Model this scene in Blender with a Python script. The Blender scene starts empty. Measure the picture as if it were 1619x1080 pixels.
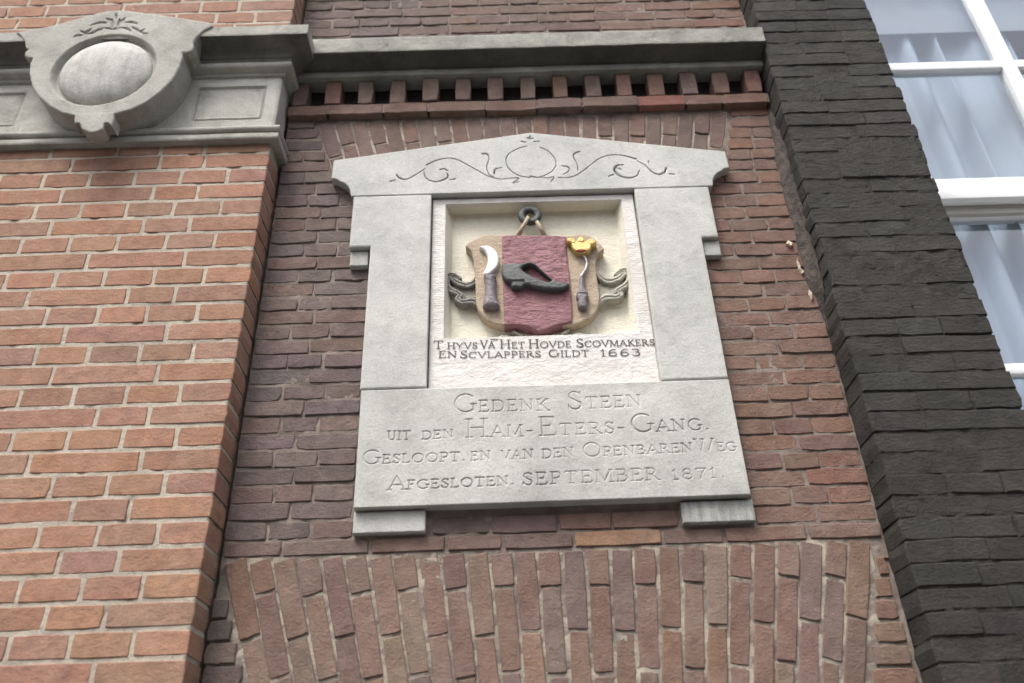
import bpy, math, random
import numpy as np
from mathutils import Matrix, Vector
random.seed(7)
rnd = random.Random(11)
SC = bpy.context.scene
COL = SC.collection

# ---------------------------------------------------------------- camera
cam_data = bpy.data.cameras.new('camera')
cam = bpy.data.objects.new('camera', cam_data); COL.objects.link(cam)
cam_data.sensor_fit = 'HORIZONTAL'; cam_data.sensor_width = 36.0
cam_data.lens = 36.0 * 1300.0 / 1619.0
cam_data.clip_start = 0.05; cam_data.clip_end = 2000
yaw, pitch, roll = 0.0098699, 0.5410951, -0.0352869
fw = Vector((math.sin(yaw)*math.cos(pitch), math.cos(yaw)*math.cos(pitch), math.sin(pitch)))
rt = Vector((math.cos(yaw), -math.sin(yaw), 0)); up = rt.cross(fw)
r2 = math.cos(roll)*rt + math.sin(roll)*up; u2 = -math.sin(roll)*rt + math.cos(roll)*up
cam.matrix_world = Matrix(((r2.x, u2.x, -fw.x, 0.0), (r2.y, u2.y, -fw.y, -1.5863168), (r2.z, u2.z, -fw.z, 1.6), (0, 0, 0, 1)))
cam_data.dof.use_dof = True; cam_data.dof.focus_distance = 1.86; cam_data.dof.aperture_fstop = 2.2
SC.camera = cam

# ---------------------------------------------------------------- sky, sun, exposure
SUN_EL, SUN_AZ = math.radians(60), math.radians(212)      # azimuth clockwise from +Y (behind the viewer, to the left)
W = bpy.data.worlds.new('World'); SC.world = W; W.use_nodes = True
nt = W.node_tree; nt.nodes.clear()
wo = nt.nodes.new('ShaderNodeOutputWorld'); bg = nt.nodes.new('ShaderNodeBackground')
sky = nt.nodes.new('ShaderNodeTexSky'); sky.sky_type = 'NISHITA'; sky.sun_disc = False
sky.sun_elevation = SUN_EL; sky.sun_rotation = SUN_AZ; sky.dust_density = 3.0; sky.air_density = 1.0
hs = nt.nodes.new('ShaderNodeHueSaturation'); hs.inputs['Saturation'].default_value = 0.32
hs.inputs['Value'].default_value = 1.0
tcw = nt.nodes.new('ShaderNodeTexCoord'); nzw = nt.nodes.new('ShaderNodeTexNoise')
nzw.inputs['Scale'].default_value = 2.2; nzw.inputs['Detail'].default_value = 5; nzw.inputs['Distortion'].default_value = .5
rw = nt.nodes.new('ShaderNodeValToRGB')
rw.color_ramp.elements[0].position = .38; rw.color_ramp.elements[0].color = (1.66, 1.76, 1.96, 1)
rw.color_ramp.elements[1].position = .62; rw.color_ramp.elements[1].color = (2.75, 2.68, 2.52, 1)
mw = nt.nodes.new('ShaderNodeMixRGB'); mw.blend_type = 'MULTIPLY'; mw.inputs[0].default_value = 1
nt.links.new(tcw.outputs['Generated'], nzw.inputs['Vector']); nt.links.new(nzw.outputs['Fac'], rw.inputs[0])
nt.links.new(sky.outputs[0], hs.inputs['Color']); nt.links.new(hs.outputs[0], mw.inputs[1]); nt.links.new(rw.outputs[0], mw.inputs[2])
# overcast luminance law: the zenith is brighter than the horizon
sx = nt.nodes.new('ShaderNodeSeparateXYZ'); nt.links.new(tcw.outputs['Generated'], sx.inputs[0])
mr = nt.nodes.new('ShaderNodeMapRange'); mr.inputs['From Min'].default_value = 0; mr.inputs['From Max'].default_value = 1
mr.inputs['To Min'].default_value = .38; mr.inputs['To Max'].default_value = 1.15; nt.links.new(sx.outputs['Z'], mr.inputs['Value'])
m2 = nt.nodes.new('ShaderNodeMixRGB'); m2.blend_type = 'MULTIPLY'; m2.inputs[0].default_value = 1
nt.links.new(mw.outputs[0], m2.inputs[1]); nt.links.new(mr.outputs[0], m2.inputs[2])
nt.links.new(m2.outputs[0], bg.inputs['Color']); nt.links.new(bg.outputs[0], wo.inputs['Surface'])
bg.inputs['Strength'].default_value = 0.15
sd = bpy.data.lights.new('sun', 'SUN'); sd.energy = 1.9; sd.angle = math.radians(22); sd.color = (1.0, .965, .91)
sun = bpy.data.objects.new('sun', sd); COL.objects.link(sun)
sdir = Vector((math.sin(SUN_AZ)*math.cos(SUN_EL), math.cos(SUN_AZ)*math.cos(SUN_EL), math.sin(SUN_EL)))
sun.rotation_euler = sdir.to_track_quat('Z', 'Y').to_euler(); sun.location = (-2, -3, 6)
SC.view_settings.view_transform = 'Standard'; SC.view_settings.look = 'None'
SC.view_settings.gamma = 1; SC.view_settings.use_curve_mapping = False
SC.view_settings.exposure = 0.62
SC.render.film_transparent = False
SC.cycles.max_bounces = 6

# ---------------------------------------------------------------- helpers
def h2(ix, iy, s):
    n = (ix.astype(np.int64)*374761393 + iy.astype(np.int64)*668265263 + s*982451653) & 0x7fffffff
    n = ((n ^ (n >> 13))*1274126177) & 0x7fffffff
    return ((n ^ (n >> 16)) & 0xffff)/65535.0
def vnoise(x, y, s=0):
    x = np.asarray(x, float); y = np.asarray(y, float)
    ix = np.floor(x); iy = np.floor(y); fx = x-ix; fy = y-iy
    fx = fx*fx*(3-2*fx); fy = fy*fy*(3-2*fy)
    a = h2(ix, iy, s); b = h2(ix+1, iy, s); c = h2(ix, iy+1, s); d = h2(ix+1, iy+1, s)
    return (a*(1-fx)+b*fx)*(1-fy)+(c*(1-fx)+d*fx)*fy - .5
def fbm(x, y, f, o=3, s=0):
    r = 0; a = 1
    for k in range(o):
        r = r + a*vnoise(x*f, y*f, s+k*17); f = f*2.1; a *= .5
    return r
def link(o, parent=None):
    COL.objects.link(o)
    if parent is not None: o.parent = parent
    return o
def empty(name, label, cat, loc=(0, 0, 0), group=None):
    o = bpy.data.objects.new(name, None); COL.objects.link(o); o.location = loc; o.empty_display_size = .1
    o['label'] = label; o['category'] = cat
    if group: o['group'] = group
    return o
def tag(o, label, cat):
    o['label'] = label; o['category'] = cat; return o
def mesh_obj(name, V, F, mat, parent=None, smooth=True, sharp=None):
    me = bpy.data.meshes.new(name)
    V = np.asarray(V, dtype=np.float32)
    if isinstance(F, np.ndarray) and F.ndim == 2:
        n, k = F.shape
        me.vertices.add(len(V)); me.vertices.foreach_set('co', V.ravel())
        me.loops.add(n*k); me.loops.foreach_set('vertex_index', F.astype(np.int32).ravel())
        me.polygons.add(n); me.polygons.foreach_set('loop_start', np.arange(0, n*k, k, dtype=np.int32))
        me.polygons.foreach_set('loop_total', np.full(n, k, dtype=np.int32))
        me.update(calc_edges=True)
    else:
        me.from_pydata([tuple(map(float, v)) for v in V], [], [list(map(int, f)) for f in F])
    me.materials.append(mat)
    me.polygons.foreach_set('use_smooth', np.full(len(me.polygons), smooth, dtype=bool))
    me.validate()
    if sharp: me.set_sharp_from_angle(angle=math.radians(sharp))
    return link(bpy.data.objects.new(name, me), parent)
def box(name, x0, x1, y0, y1, z0, z1, mat, parent=None, bev=.0015):
    me = bpy.data.meshes.new(name)
    import bmesh
    bm = bmesh.new(); bmesh.ops.create_cube(bm, size=1)
    for v in bm.verts:
        v.co = Vector(((x0+x1)/2+v.co.x*(x1-x0), (y0+y1)/2+v.co.y*(y1-y0), (z0+z1)/2+v.co.z*(z1-z0)))
    if bev: bmesh.ops.bevel(bm, geom=bm.edges[:], offset=bev, segments=2, affect='EDGES', profile=.5)
    bm.to_mesh(me); bm.free(); me.materials.append(mat)
    for pl in me.polygons: pl.use_smooth = True
    me.set_sharp_from_angle(angle=math.radians(40))
    return link(bpy.data.objects.new(name, me), parent)

def seg_dist(PX, PZ, a, b):
    dx, dz = b[0]-a[0], b[1]-a[1]; L = dx*dx+dz*dz+1e-18
    t = np.clip(((PX-a[0])*dx+(PZ-a[1])*dz)/L, 0, 1)
    qx = a[0]+t*dx; qz = a[1]+t*dz
    return np.hypot(PX-qx, PZ-qz), qx, qz, t
def smooth_loop(P, n=4):
    P = np.array(P, float); N = len(P); out = []
    for i in range(N):
        p0, p1, p2, p3 = P[i-1], P[i], P[(i+1) % N], P[(i+2) % N]
        for k in range(n):
            t = k/n
            out.append(.5*((2*p1)+(-p0+p2)*t+(2*p0-5*p1+4*p2-p3)*t*t+(-p0+3*p1-3*p2+p3)*t**3))
    return np.array(out)
def smooth_line(P, n=5):
    P = [np.array(q, float) for q in P]
    if len(P) < 3: return np.array(P)
    Q = [2*P[0]-P[1]]+P+[2*P[-1]-P[-2]]; out = []
    for i in range(1, len(Q)-2):
        p0, p1, p2, p3 = Q[i-1], Q[i], Q[i+1], Q[i+2]
        for k in range(n):
            t = k/n
            out.append(.5*((2*p1)+(-p0+p2)*t+(2*p0-5*p1+4*p2-p3)*t*t+(-p0+3*p1-3*p2+p3)*t**3))
    out.append(P[-1]); return np.array(out)
def relief(name, mat, yb, yf, r, res, loops=None, strokes=None, parent=None, hfun=None, rough=0.0, rf=60, seed=1, yfun=None):
    """A solid stone piece: outline (closed loops, or thick strokes) in the x-z plane, front at yf, back at yb, rounded by r."""
    if loops is not None:
        loops = [np.array(l, float) for l in loops]; allp = np.concatenate(loops)
    else:
        allp = np.concatenate([np.array(s[0], float)[:, :2] for s in strokes]); pad = max(np.max(s[1]) for s in strokes)
        allp = np.concatenate([allp-pad, allp+pad])
    x0, z0 = allp.min(0)-res*1.2; x1, z1 = allp.max(0)+res*1.2
    nx = int((x1-x0)/res)+2; nz = int((z1-z0)/res)+2
    xs = x0+np.arange(nx)*res; zs = z0+np.arange(nz)*res
    X, Z = np.meshgrid(xs, zs)
    D = np.full(X.shape, 1e9); QX = X.copy(); QZ = Z.copy()
    if loops is not None:
        ins = np.zeros(X.shape, bool)
        for l in loops:
            for i in range(len(l)):
                a, b = l[i-1], l[i]
                d, qx, qz, _ = seg_dist(X, Z, a, b); m = d < D
                D[m] = d[m]; QX[m] = qx[m]; QZ[m] = qz[m]
                if a[1] != b[1]:
                    c = ((a[1] > Z) != (b[1] > Z)) & (X < (b[0]-a[0])*(Z-a[1])/(b[1]-a[1])+a[0])
                    ins ^= c
    else:
        S = np.full(X.shape, -1e9)
        for pts, w in strokes:
            pts = np.array(pts, float); ww = np.broadcast_to(np.array(w, float), (len(pts),)) if np.ndim(w) == 0 else np.interp(np.linspace(0, 1, len(pts)), np.linspace(0, 1, len(w)), w)
            for i in range(len(pts)-1):
                d, qx, qz, t = seg_dist(X, Z, pts[i], pts[i+1]); hw = (ww[i]*(1-t)+ww[i+1]*t)/2
                s = hw-d; m = s > S; S[m] = s[m]
                k = hw/np.maximum(d, 1e-9)
                QX[m] = (qx+(X-qx)*k)[m]; QZ[m] = (qz+(Z-qz)*k)[m]
        ins = S > 0; D = np.abs(S)
    cell = ins[:-1, :-1] | ins[1:, :-1] | ins[:-1, 1:] | ins[1:, 1:]
    out = ~ins
    near = np.zeros_like(ins); near[:-1, :-1] |= cell; near[1:, :-1] |= cell; near[:-1, 1:] |= cell; near[1:, 1:] |= cell
    mv = out & near
    X2 = np.where(mv, QX, X); Z2 = np.where(mv, QZ, Z); d = np.where(out, 0, D)
    T = yb-yf; rr = min(r, T); h0 = T-rr
    t = np.clip(d/max(r, 1e-6), 0, 1)
    H = h0+rr*np.sqrt(np.clip(1-(1-t)**2, 0, 1))
    if hfun is not None: H = H+hfun(xs, zs, X2, Z2, d)*(d > 0)
    if rough: H = H+rough*fbm(X2, Z2, rf, 4, seed)
    Y = yb-np.maximum(H, .0005)
    if yfun is not None: Y = Y+yfun(X2, Z2)
    idx = -np.ones(X.shape, int); idx[near] = np.arange(near.sum())
    V = np.stack([X2[near], Y[near], Z2[near]], 1)
    jj, ii = np.nonzero(cell)
    F = np.stack([idx[jj, ii], idx[jj, ii+1], idx[jj+1, ii+1], idx[jj+1, ii]], 1)
    # skirt to the back
    cp = np.zeros((cell.shape[0]+2, cell.shape[1]+2), bool); cp[1:-1, 1:-1] = cell
    sk = []
    for dj, di, e0, e1 in ((-1, 0, (0, 0), (0, 1)), (1, 0, (1, 1), (1, 0)), (0, -1, (1, 0), (0, 0)), (0, 1, (0, 1), (1, 1))):
        nb = cp[1+dj:cp.shape[0]-1+dj, 1+di:cp.shape[1]-1+di]
        j, i = np.nonzero(cell & ~nb)
        sk.append(np.stack([idx[j+e0[0], i+e0[1]], idx[j+e1[0], i+e1[1]]], 1))
    sk = np.concatenate(sk); uq, inv = np.unique(sk, return_inverse=True); inv = inv.reshape(sk.shape)
    n0 = len(V); m = len(uq)
    top = V[uq].copy(); bot = top.copy(); bot[:, 1] = yb + (yfun(bot[:, 0], bot[:, 2]) if yfun is not None else 0)
    V = np.concatenate([V, top, bot])
    a = n0+inv[:, 0]; b = n0+inv[:, 1]
    F = np.concatenate([F, np.stack([b, a, a+m, b+m], 1)])
    return mesh_obj(name, V, F, mat, parent, True, 50)

def groove(xs, zs, strokes, depth):
    """depth of V-cut strokes on a regular grid; strokes = [(pts, width or [w..])]"""
    G = np.zeros((len(zs), len(xs)))
    for pts, w in strokes:
        pts = np.array(pts, float)
        ww = np.full(len(pts), float(w)) if np.ndim(w) == 0 else np.interp(np.linspace(0, 1, len(pts)), np.linspace(0, 1, len(w)), w)
        for i in range(len(pts)-1):
            a, b = pts[i], pts[i+1]; m = max(ww[i], ww[i+1])
            i0 = np.searchsorted(xs, min(a[0], b[0])-m); i1 = np.searchsorted(xs, max(a[0], b[0])+m)
            j0 = np.searchsorted(zs, min(a[1], b[1])-m); j1 = np.searchsorted(zs, max(a[1], b[1])+m)
            if i1 <= i0 or j1 <= j0: continue
            PX, PZ = np.meshgrid(xs[i0:i1], zs[j0:j1])
            d, _, _, t = seg_dist(PX, PZ, a, b); hw = (ww[i]*(1-t)+ww[i+1]*t)/2
            g = np.clip(1-d/hw, 0, 1)*np.minimum(1, hw/(.0022))
            G[j0:j1, i0:i1] = np.maximum(G[j0:j1, i0:i1], g)
    return -depth*G

# ---------------------------------------------------------------- materials
def new_mat(name):
    m = bpy.data.materials.new(name); m.use_nodes = True; n = m.node_tree
    b = n.nodes['Principled BSDF']; return m, n, b
def N(nt, t, **k):
    n = nt.nodes.new('ShaderNode'+t)
    for a, v in k.items():
        if a in n.inputs: n.inputs[a].default_value = v
        else: setattr(n, a, v)
    return n
def noise(nt, pos, scale, detail=4, rough=.55, dist=0.0):
    n = nt.nodes.new('ShaderNodeTexNoise'); n.inputs['Scale'].default_value = scale; n.inputs['Detail'].default_value = detail
    n.inputs['Roughness'].default_value = rough; n.inputs['Distortion'].default_value = dist
    nt.links.new(pos, n.inputs['Vector']); return n.outputs['Fac']
def ramp(nt, fac, a, b, ca=(0, 0, 0, 1), cb=(1, 1, 1, 1)):
    r = nt.nodes.new('ShaderNodeValToRGB'); r.color_ramp.elements[0].position = a; r.color_ramp.elements[1].position = b
    r.color_ramp.elements[0].color = ca; r.color_ramp.elements[1].color = cb; nt.links.new(fac, r.inputs[0]); return r.outputs[0]
def mix(nt, fac, a, b, mode='MIX'):
    m = nt.nodes.new('ShaderNodeMixRGB'); m.blend_type = mode
    for i, v in ((0, fac), (1, a), (2, b)):
        if hasattr(v, 'is_output'): nt.links.new(v, m.inputs[i])
        else: m.inputs[i].default_value = v if i == 0 else ((*v, 1) if len(v) == 3 else v)
    return m.outputs[0]
def math_n(nt, op, a, b=0.0):
    m = nt.nodes.new('ShaderNodeMath'); m.operation = op
    for i, v in ((0, a), (1, b)):
        if hasattr(v, 'is_output'): nt.links.new(v, m.inputs[i])
        else: m.inputs[i].default_value = v
    return m.outputs[0]
def bump(nt, b, h, dist, strength=1.0, prev=None):
    n = nt.nodes.new('ShaderNodeBump'); n.inputs['Distance'].default_value = dist; n.inputs['Strength'].default_value = strength
    nt.links.new(h, n.inputs['Height'])
    if prev is not None: nt.links.new(prev, n.inputs['Normal'])
    nt.links.new(n.outputs[0], b.inputs['Normal']); return n.outputs[0]
def pos_node(nt, stretch=None):
    g = nt.nodes.new('ShaderNodeNewGeometry').outputs['Position']
    if stretch:
        m = nt.nodes.new('ShaderNodeVectorMath'); m.operation = 'MULTIPLY'; m.inputs[1].default_value = stretch
        nt.links.new(g, m.inputs[0]); return m.outputs[0]
    return g

def brick_mat(name, lime, limecol, grime, bstr, stain=(.10, .08, .07)):
    m, nt, b = new_mat(name); P = pos_node(nt)
    oc = nt.nodes.new('ShaderNodeObjectInfo').outputs['Color']
    v = noise(nt, P, 38, 6, .6); c = mix(nt, ramp(nt, v, .3, .75), (.80, .80, .82), (1.20, 1.16, 1.12))
    c = mix(nt, 1.0, oc, c, 'MULTIPLY')
    c = mix(nt, math_n(nt, 'MULTIPLY', ramp(nt, noise(nt, P, 420, 3, .6), .42, .72), .30), c, (.62, .60, .58), 'MULTIPLY')
    c = mix(nt, math_n(nt, 'MULTIPLY', ramp(nt, noise(nt, pos_node(nt, (1, 1, 1.8)), 105, 5, .75, 1.2), .60, .70), .75), c, (.42, .39, .37), 'MULTIPLY')
    c = mix(nt, math_n(nt, 'MULTIPLY', ramp(nt, noise(nt, P, 210, 5, .8), .35, .65), .5), c, (1.22, 1.2, 1.18), 'MULTIPLY')
    g = ramp(nt, noise(nt, P, 7, 5, .6), .45, .75)
    c = mix(nt, math_n(nt, 'MULTIPLY', g, grime), c, stain)
    l = math_n(nt, 'MULTIPLY', ramp(nt, noise(nt, P, 13, 8, .68, .3), .42, .86), lime)
    c = mix(nt, l, c, limecol)
    spk = math_n(nt, 'MULTIPLY', ramp(nt, noise(nt, P, 95, 5, .75, .8), .66, .80), lime*.9)
    c = mix(nt, spk, c, tuple(min(1, x*1.25) for x in limecol))
    nt.links.new(c, b.inputs['Base Color']); b.inputs['Roughness'].default_value = .92
    b.inputs['Specular IOR Level'].default_value = .25
    n1 = bump(nt, b, noise(nt, P, 36, 8, .62, .1), .0042*bstr, .8)
    wv = noise(nt, pos_node(nt, (1, 1, 2.2)), 75, 5, .6, .15)
    n2 = bump(nt, b, wv, .0013*bstr, 1.0, n1)
    n3 = bump(nt, b, noise(nt, P, 180, 5, .75, .1), .0018*bstr, 1.0, n2)
    bump(nt, b, noise(nt, P, 600, 2, .5), .0010*bstr, .8, n3)
    return m
M = {}
M['brick_l'] = brick_mat('orange_brick', .45, (.38, .27, .205), .12, 1.0, (.17, .10, .075))
M['brick_m'] = brick_mat('purple_brick', .42, (.30, .24, .21), .30, 1.15, (.105, .078, .070))
M['brick_s'] = brick_mat('soot_brick', .30, (.12, .105, .09), .30, 1.1, (.03, .028, .026))

def dark_mat():
    m, nt, b = new_mat('black_painted_brick'); P = pos_node(nt)
    oc = nt.nodes.new('ShaderNodeObjectInfo').outputs['Color']
    c = mix(nt, ramp(nt, noise(nt, P, 22, 6, .65), .3, .75), (.75, .75, .76), (1.35, 1.32, 1.27))
    c = mix(nt, 1.0, oc, c, 'MULTIPLY')
    c = mix(nt, math_n(nt, 'MULTIPLY', ramp(nt, noise(nt, P, 11, 8, .78, .5), .48, .74), .60), c, (.082, .077, .070))
    c = mix(nt, math_n(nt, 'MULTIPLY', ramp(nt, noise(nt, P, 150, 4, .7), .70, .76), .5), c, (.16, .15, .14))
    nt.links.new(c, b.inputs['Base Color']); b.inputs['Roughness'].default_value = .75; b.inputs['Specular IOR Level'].default_value = .2
    n1 = bump(nt, b, noise(nt, pos_node(nt, (1, 1, 2.0)), 34, 8, .68, .3), .015, 1.0)
    wv = noise(nt, pos_node(nt, (1, 1, 3)), 60, 6, .68, .3)
    n2 = bump(nt, b, wv, .010, 1.0, n1); n3 = bump(nt, b, noise(nt, P, 160, 6, .75, .2), .005, 1.0, n2); bump(nt, b, noise(nt, P, 450, 3, .5), .001, .6, n3)
    return m
M['dark'] = dark_mat()
def mortar_mat(name, ca, cb, cc, bstr=1.0):
    m, nt, b = new_mat(name); P = pos_node(nt)
    c = mix(nt, ramp(nt, noise(nt, P, 9, 5, .65), .38, .62), ca, cb)
    c = mix(nt, math_n(nt, 'MULTIPLY', ramp(nt, noise(nt, P, 30, 5, .7), .55, .72), .85), c, cc)
    c = mix(nt, math_n(nt, 'MULTIPLY', ramp(nt, noise(nt, P, 500, 2, .5), .4, .7), .3), c, (.6, .58, .55), 'MULTIPLY')
    nt.links.new(c, b.inputs['Base Color']); b.inputs['Roughness'].default_value = .95; b.inputs['Specular IOR Level'].default_value = .2
    n1 = bump(nt, b, noise(nt, P, 120, 6, .7), .004*bstr, .9); bump(nt, b, noise(nt, P, 700, 2, .5), .001, .6, n1)
    return m
M['mortar_l'] = mortar_mat('pale_lime_mortar', (.36, .315, .26), (.45, .395, .325), (.30, .255, .21))
M['mortar_m'] = mortar_mat('grey_old_mortar', (.150, .118, .102), (.25, .21, .18), (.125, .092, .08))
M['mortar_a'] = mortar_mat('patchy_arch_mortar', (.17, .15, .13), (.42, .37, .30), (.18, .155, .13))
M['mortar_d'] = mortar_mat('black_painted_mortar', (.034, .032, .029), (.042, .039, .036), (.024, .023, .021))

def stone_mat(name, ca, cb, stain, sfac, bstr=1.0, streak=0.0, moss=None):
    m, nt, b = new_mat(name); P = pos_node(nt)
    c = mix(nt, ramp(nt, noise(nt, P, 6, 6, .65), .32, .68), ca, cb)
    c = mix(nt, math_n(nt, 'MULTIPLY', ramp(nt, noise(nt, P, 11, 7, .72, .4), .46, .78), sfac), c, stain)
    c = mix(nt, ramp(nt, noise(nt, P, 3.5, 5, .6), .35, .65), mix(nt, 1.0, c, (.90, .90, .89), 'MULTIPLY'), mix(nt, 1.0, c, (1.06, 1.055, 1.04), 'MULTIPLY'))
    c = mix(nt, math_n(nt, 'MULTIPLY', ramp(nt, noise(nt, P, 230, 5, .85), .42, .62), .55), c, (.72, .72, .71), 'MULTIPLY')
    c = mix(nt, math_n(nt, 'MULTIPLY', ramp(nt, noise(nt, P, 310, 4, .85), .56, .70), .5), c, (1.22, 1.22, 1.2), 'MULTIPLY')
    c = mix(nt, math_n(nt, 'MULTIPLY', ramp(nt, noise(nt, P, 80, 5, .8, .5), .62, .72), .45), c, (.55, .55, .53), 'MULTIPLY')
    if streak:
        s = ramp(nt, noise(nt, pos_node(nt, (1, 1, .09)), 55, 5, .7), .42, .68)
        c = mix(nt, math_n(nt, 'MULTIPLY', s, streak), c, stain)
    if moss:
        c = mix(nt, math_n(nt, 'MULTIPLY', ramp(nt, noise(nt, pos_node(nt, (1, 1, 1.6)), 13, 6, .7, .6), .40, .62), .75), c, moss)
    nt.links.new(c, b.inputs['Base Color']); b.inputs['Roughness'].default_value = .85; b.inputs['Specular IOR Level'].default_value = .3
    n1 = bump(nt, b, noise(nt, P, 45, 7, .65), .0022*bstr, .7)
    n2 = bump(nt, b, noise(nt, P, 190, 5, .75), .0016*bstr, .9, n1)
    bump(nt, b, noise(nt, P, 520, 3, .6), .0008*bstr, .8, n2)
    return m
M['stone'] = stone_mat('grey_limestone', (.43, .43, .41), (.52, .518, .495), (.28, .28, .255), .7)
M['stone_sign'] = stone_mat('grey_limestone_slab', (.42, .418, .395), (.51, .506, .48), (.26, .255, .23), .7)
M['stone_s2'] = stone_mat('dark_streaked_limestone', (.38, .38, .36), (.46, .455, .43), (.12, .12, .11), .3, 1, .95)
M['stone_foot'] = stone_mat('streaked_limestone', (.40, .40, .38), (.47, .465, .44), (.26, .26, .235), .5, 1, .35)
M['stone_c'] = stone_mat('sandstone_cornice', (.30, .292, .265), (.41, .40, .365), (.12, .115, .10), .65, 1.3)
M['stone_mc'] = stone_mat('weathered_cornice', (.22, .22, .20), (.34, .335, .30), (.07, .07, .06), .7, 1.5)
M['stone_f'] = stone_mat('sandstone_frieze', (.42, .41, .375), (.56, .55, .51), (.22, .21, .18), .8, 2.2)
M['stone_b'] = stone_mat('sandstone_boss', (.42, .41, .385), (.56, .55, .52), (.17, .165, .15), .6, 1.4, .35)
M['stone_d'] = stone_mat('dark_sandstone', (.085, .082, .070), (.20, .192, .168), (.045, .043, .036), .7, 1.4)  # darker sandstone tone, given to the left cove only
M['cove_dark'] = stone_mat('dark_stone', (.055, .054, .045), (.10, .098, .085), (.16, .155, .135), .55, 1.6, 0, None)  # darker tone than the rest of the middle cornice, for its cove
def paint_mat(name, ca, cb, rough=.7, bstr=1.0, wear=None, wfac=.5, metal=0.0, dirt=(.10, .09, .07), dfac=.2):
    m, nt, b = new_mat(name); P = pos_node(nt)
    c = mix(nt, ramp(nt, noise(nt, P, 24, 6, .65), .3, .7), ca, cb)
    if wear: c = mix(nt, math_n(nt, 'MULTIPLY', ramp(nt, noise(nt, P, 60, 6, .75, .5), .58, .72), wfac), c, wear)
    c = mix(nt, math_n(nt, 'MULTIPLY', ramp(nt, noise(nt, P, 130, 5, .75, .4), .60, .74), dfac), c, dirt)
    nt.links.new(c, b.inputs['Base Color']); b.inputs['Roughness'].default_value = rough; b.inputs['Metallic'].default_value = metal
    n1 = bump(nt, b, noise(nt, pos_node(nt, (1, 1, 1.8)), 75, 7, .68, .8), .0050*bstr, .9)
    n2 = bump(nt, b, noise(nt, P, 190, 5, .75, .5), .0022*bstr, .9, n1)
    bump(nt, b, noise(nt, P, 420, 3, .6), .0009*bstr, .6, n2)
    return m
M['pink'] = paint_mat('pink_shield_paint', (.235, .095, .11), (.32, .155, .17), .65, 1.5, (.42, .26, .26), .45, dfac=.10, dirt=(.18, .05, .05))
M['ochre'] = paint_mat('ochre_shield_paint', (.37, .28, .19), (.47, .37, .275), .7, 1.3, (.46, .38, .33), .5, dfac=.5, dirt=(.14, .09, .05))
M['shoe'] = paint_mat('black_shoe_paint', (.030, .032, .032), (.080, .082, .082), .42, .8, (.16, .16, .155), .35)
M['iron'] = paint_mat('dark_ring_paint', (.030, .036, .034), (.06, .068, .064), .45, .8, (.11, .12, .11), .4)
M['white'] = paint_mat('white_blade_paint', (.70, .70, .68), (.78, .78, .76), .5, .5)
M['silver'] = paint_mat('silver_paint', (.50, .47, .48), (.62, .60, .61), .3, .7, metal=.35)
M['handle'] = paint_mat('mauve_grey_handle_paint', (.10, .08, .088), (.21, .18, .195), .42, .9, (.045, .035, .035), .5)
M['gold'] = paint_mat('gold_paint', (.50, .32, .09), (.66, .47, .19), .32, .8, (.82, .62, .32), .4, .45, dirt=(.25, .10, .02), dfac=.35)
M['red'] = paint_mat('red_lining_paint', (.22, .03, .02), (.32, .05, .03), .6)
M['cream_s'] = paint_mat('cream_scroll_paint', (.30, .285, .23), (.50, .48, .40), .7, 1.3, (.07, .065, .06), .6, dfac=.7)
M['dark_s'] = paint_mat('dark_scroll_paint', (.09, .085, .08), (.30, .28, .25), .65, 1.2, (.035, .032, .03), .8, dfac=.6)
M['rope'] = paint_mat('tan_strap_paint', (.34, .27, .19), (.46, .38, .28), .7, 1.0)
M['ink'] = paint_mat('black_lettering', (.035, .032, .03), (.06, .055, .05), .6, .3, (.22, .21, .19), .35)
M['frame'] = paint_mat('white_window_paint', (.78, .79, .80), (.82, .83, .84), .3, .12, dfac=.05)
M['frame_u'] = paint_mat('beige_window_paint', (.42, .40, .35), (.48, .46, .40), .4, .15, dfac=.05)

def gable_mat():
    m, nt, b = new_mat('painted_gable_stone'); P = pos_node(nt)
    at = nt.nodes.new('ShaderNodeAttribute'); at.attribute_name = 'zone'; z = at.outputs['Fac']
    cream = mix(nt, ramp(nt, noise(nt, P, 10, 6, .65), .3, .7), (.56, .53, .43), (.68, .64, .54))
    cream = mix(nt, math_n(nt, 'MULTIPLY', ramp(nt, noise(nt, P, 20, 7, .75, .5), .56, .76), .45), cream, (.36, .36, .30))
    rim = mix(nt, ramp(nt, noise(nt, P, 12, 6, .65), .3, .7), (.52, .495, .465), (.63, .61, .58))
    rim = mix(nt, math_n(nt, 'MULTIPLY', ramp(nt, noise(nt, P, 8, 6, .7), .48, .70), .45), rim, (.52, .43, .39))
    rim = mix(nt, math_n(nt, 'MULTIPLY', ramp(nt, noise(nt, P, 70, 5, .75), .64, .75), .35), rim, (.33, .31, .28))
    c = mix(nt, z, cream, rim)
    nt.links.new(c, b.inputs['Base Color']); b.inputs['Roughness'].default_value = .8
    n1 = bump(nt, b, noise(nt, pos_node(nt, (1, 1, 1.5)), 55, 7, .66, .4), .0045, .8)
    bump(nt, b, noise(nt, P, 420, 3, .6), .0008, .6, n1)
    return m
M['gable'] = gable_mat()
def simple(name, c, rough=.8, **k):
    m, nt, b = new_mat(name); b.inputs['Base Color'].default_value = (*c, 1); b.inputs['Roughness'].default_value = rough
    P = pos_node(nt); cc = mix(nt, ramp(nt, noise(nt, P, 5, 4), .3, .7), tuple(x*.85 for x in c), tuple(min(1, x*1.1) for x in c))
    nt.links.new(cc, b.inputs['Base Color']); return m
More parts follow.
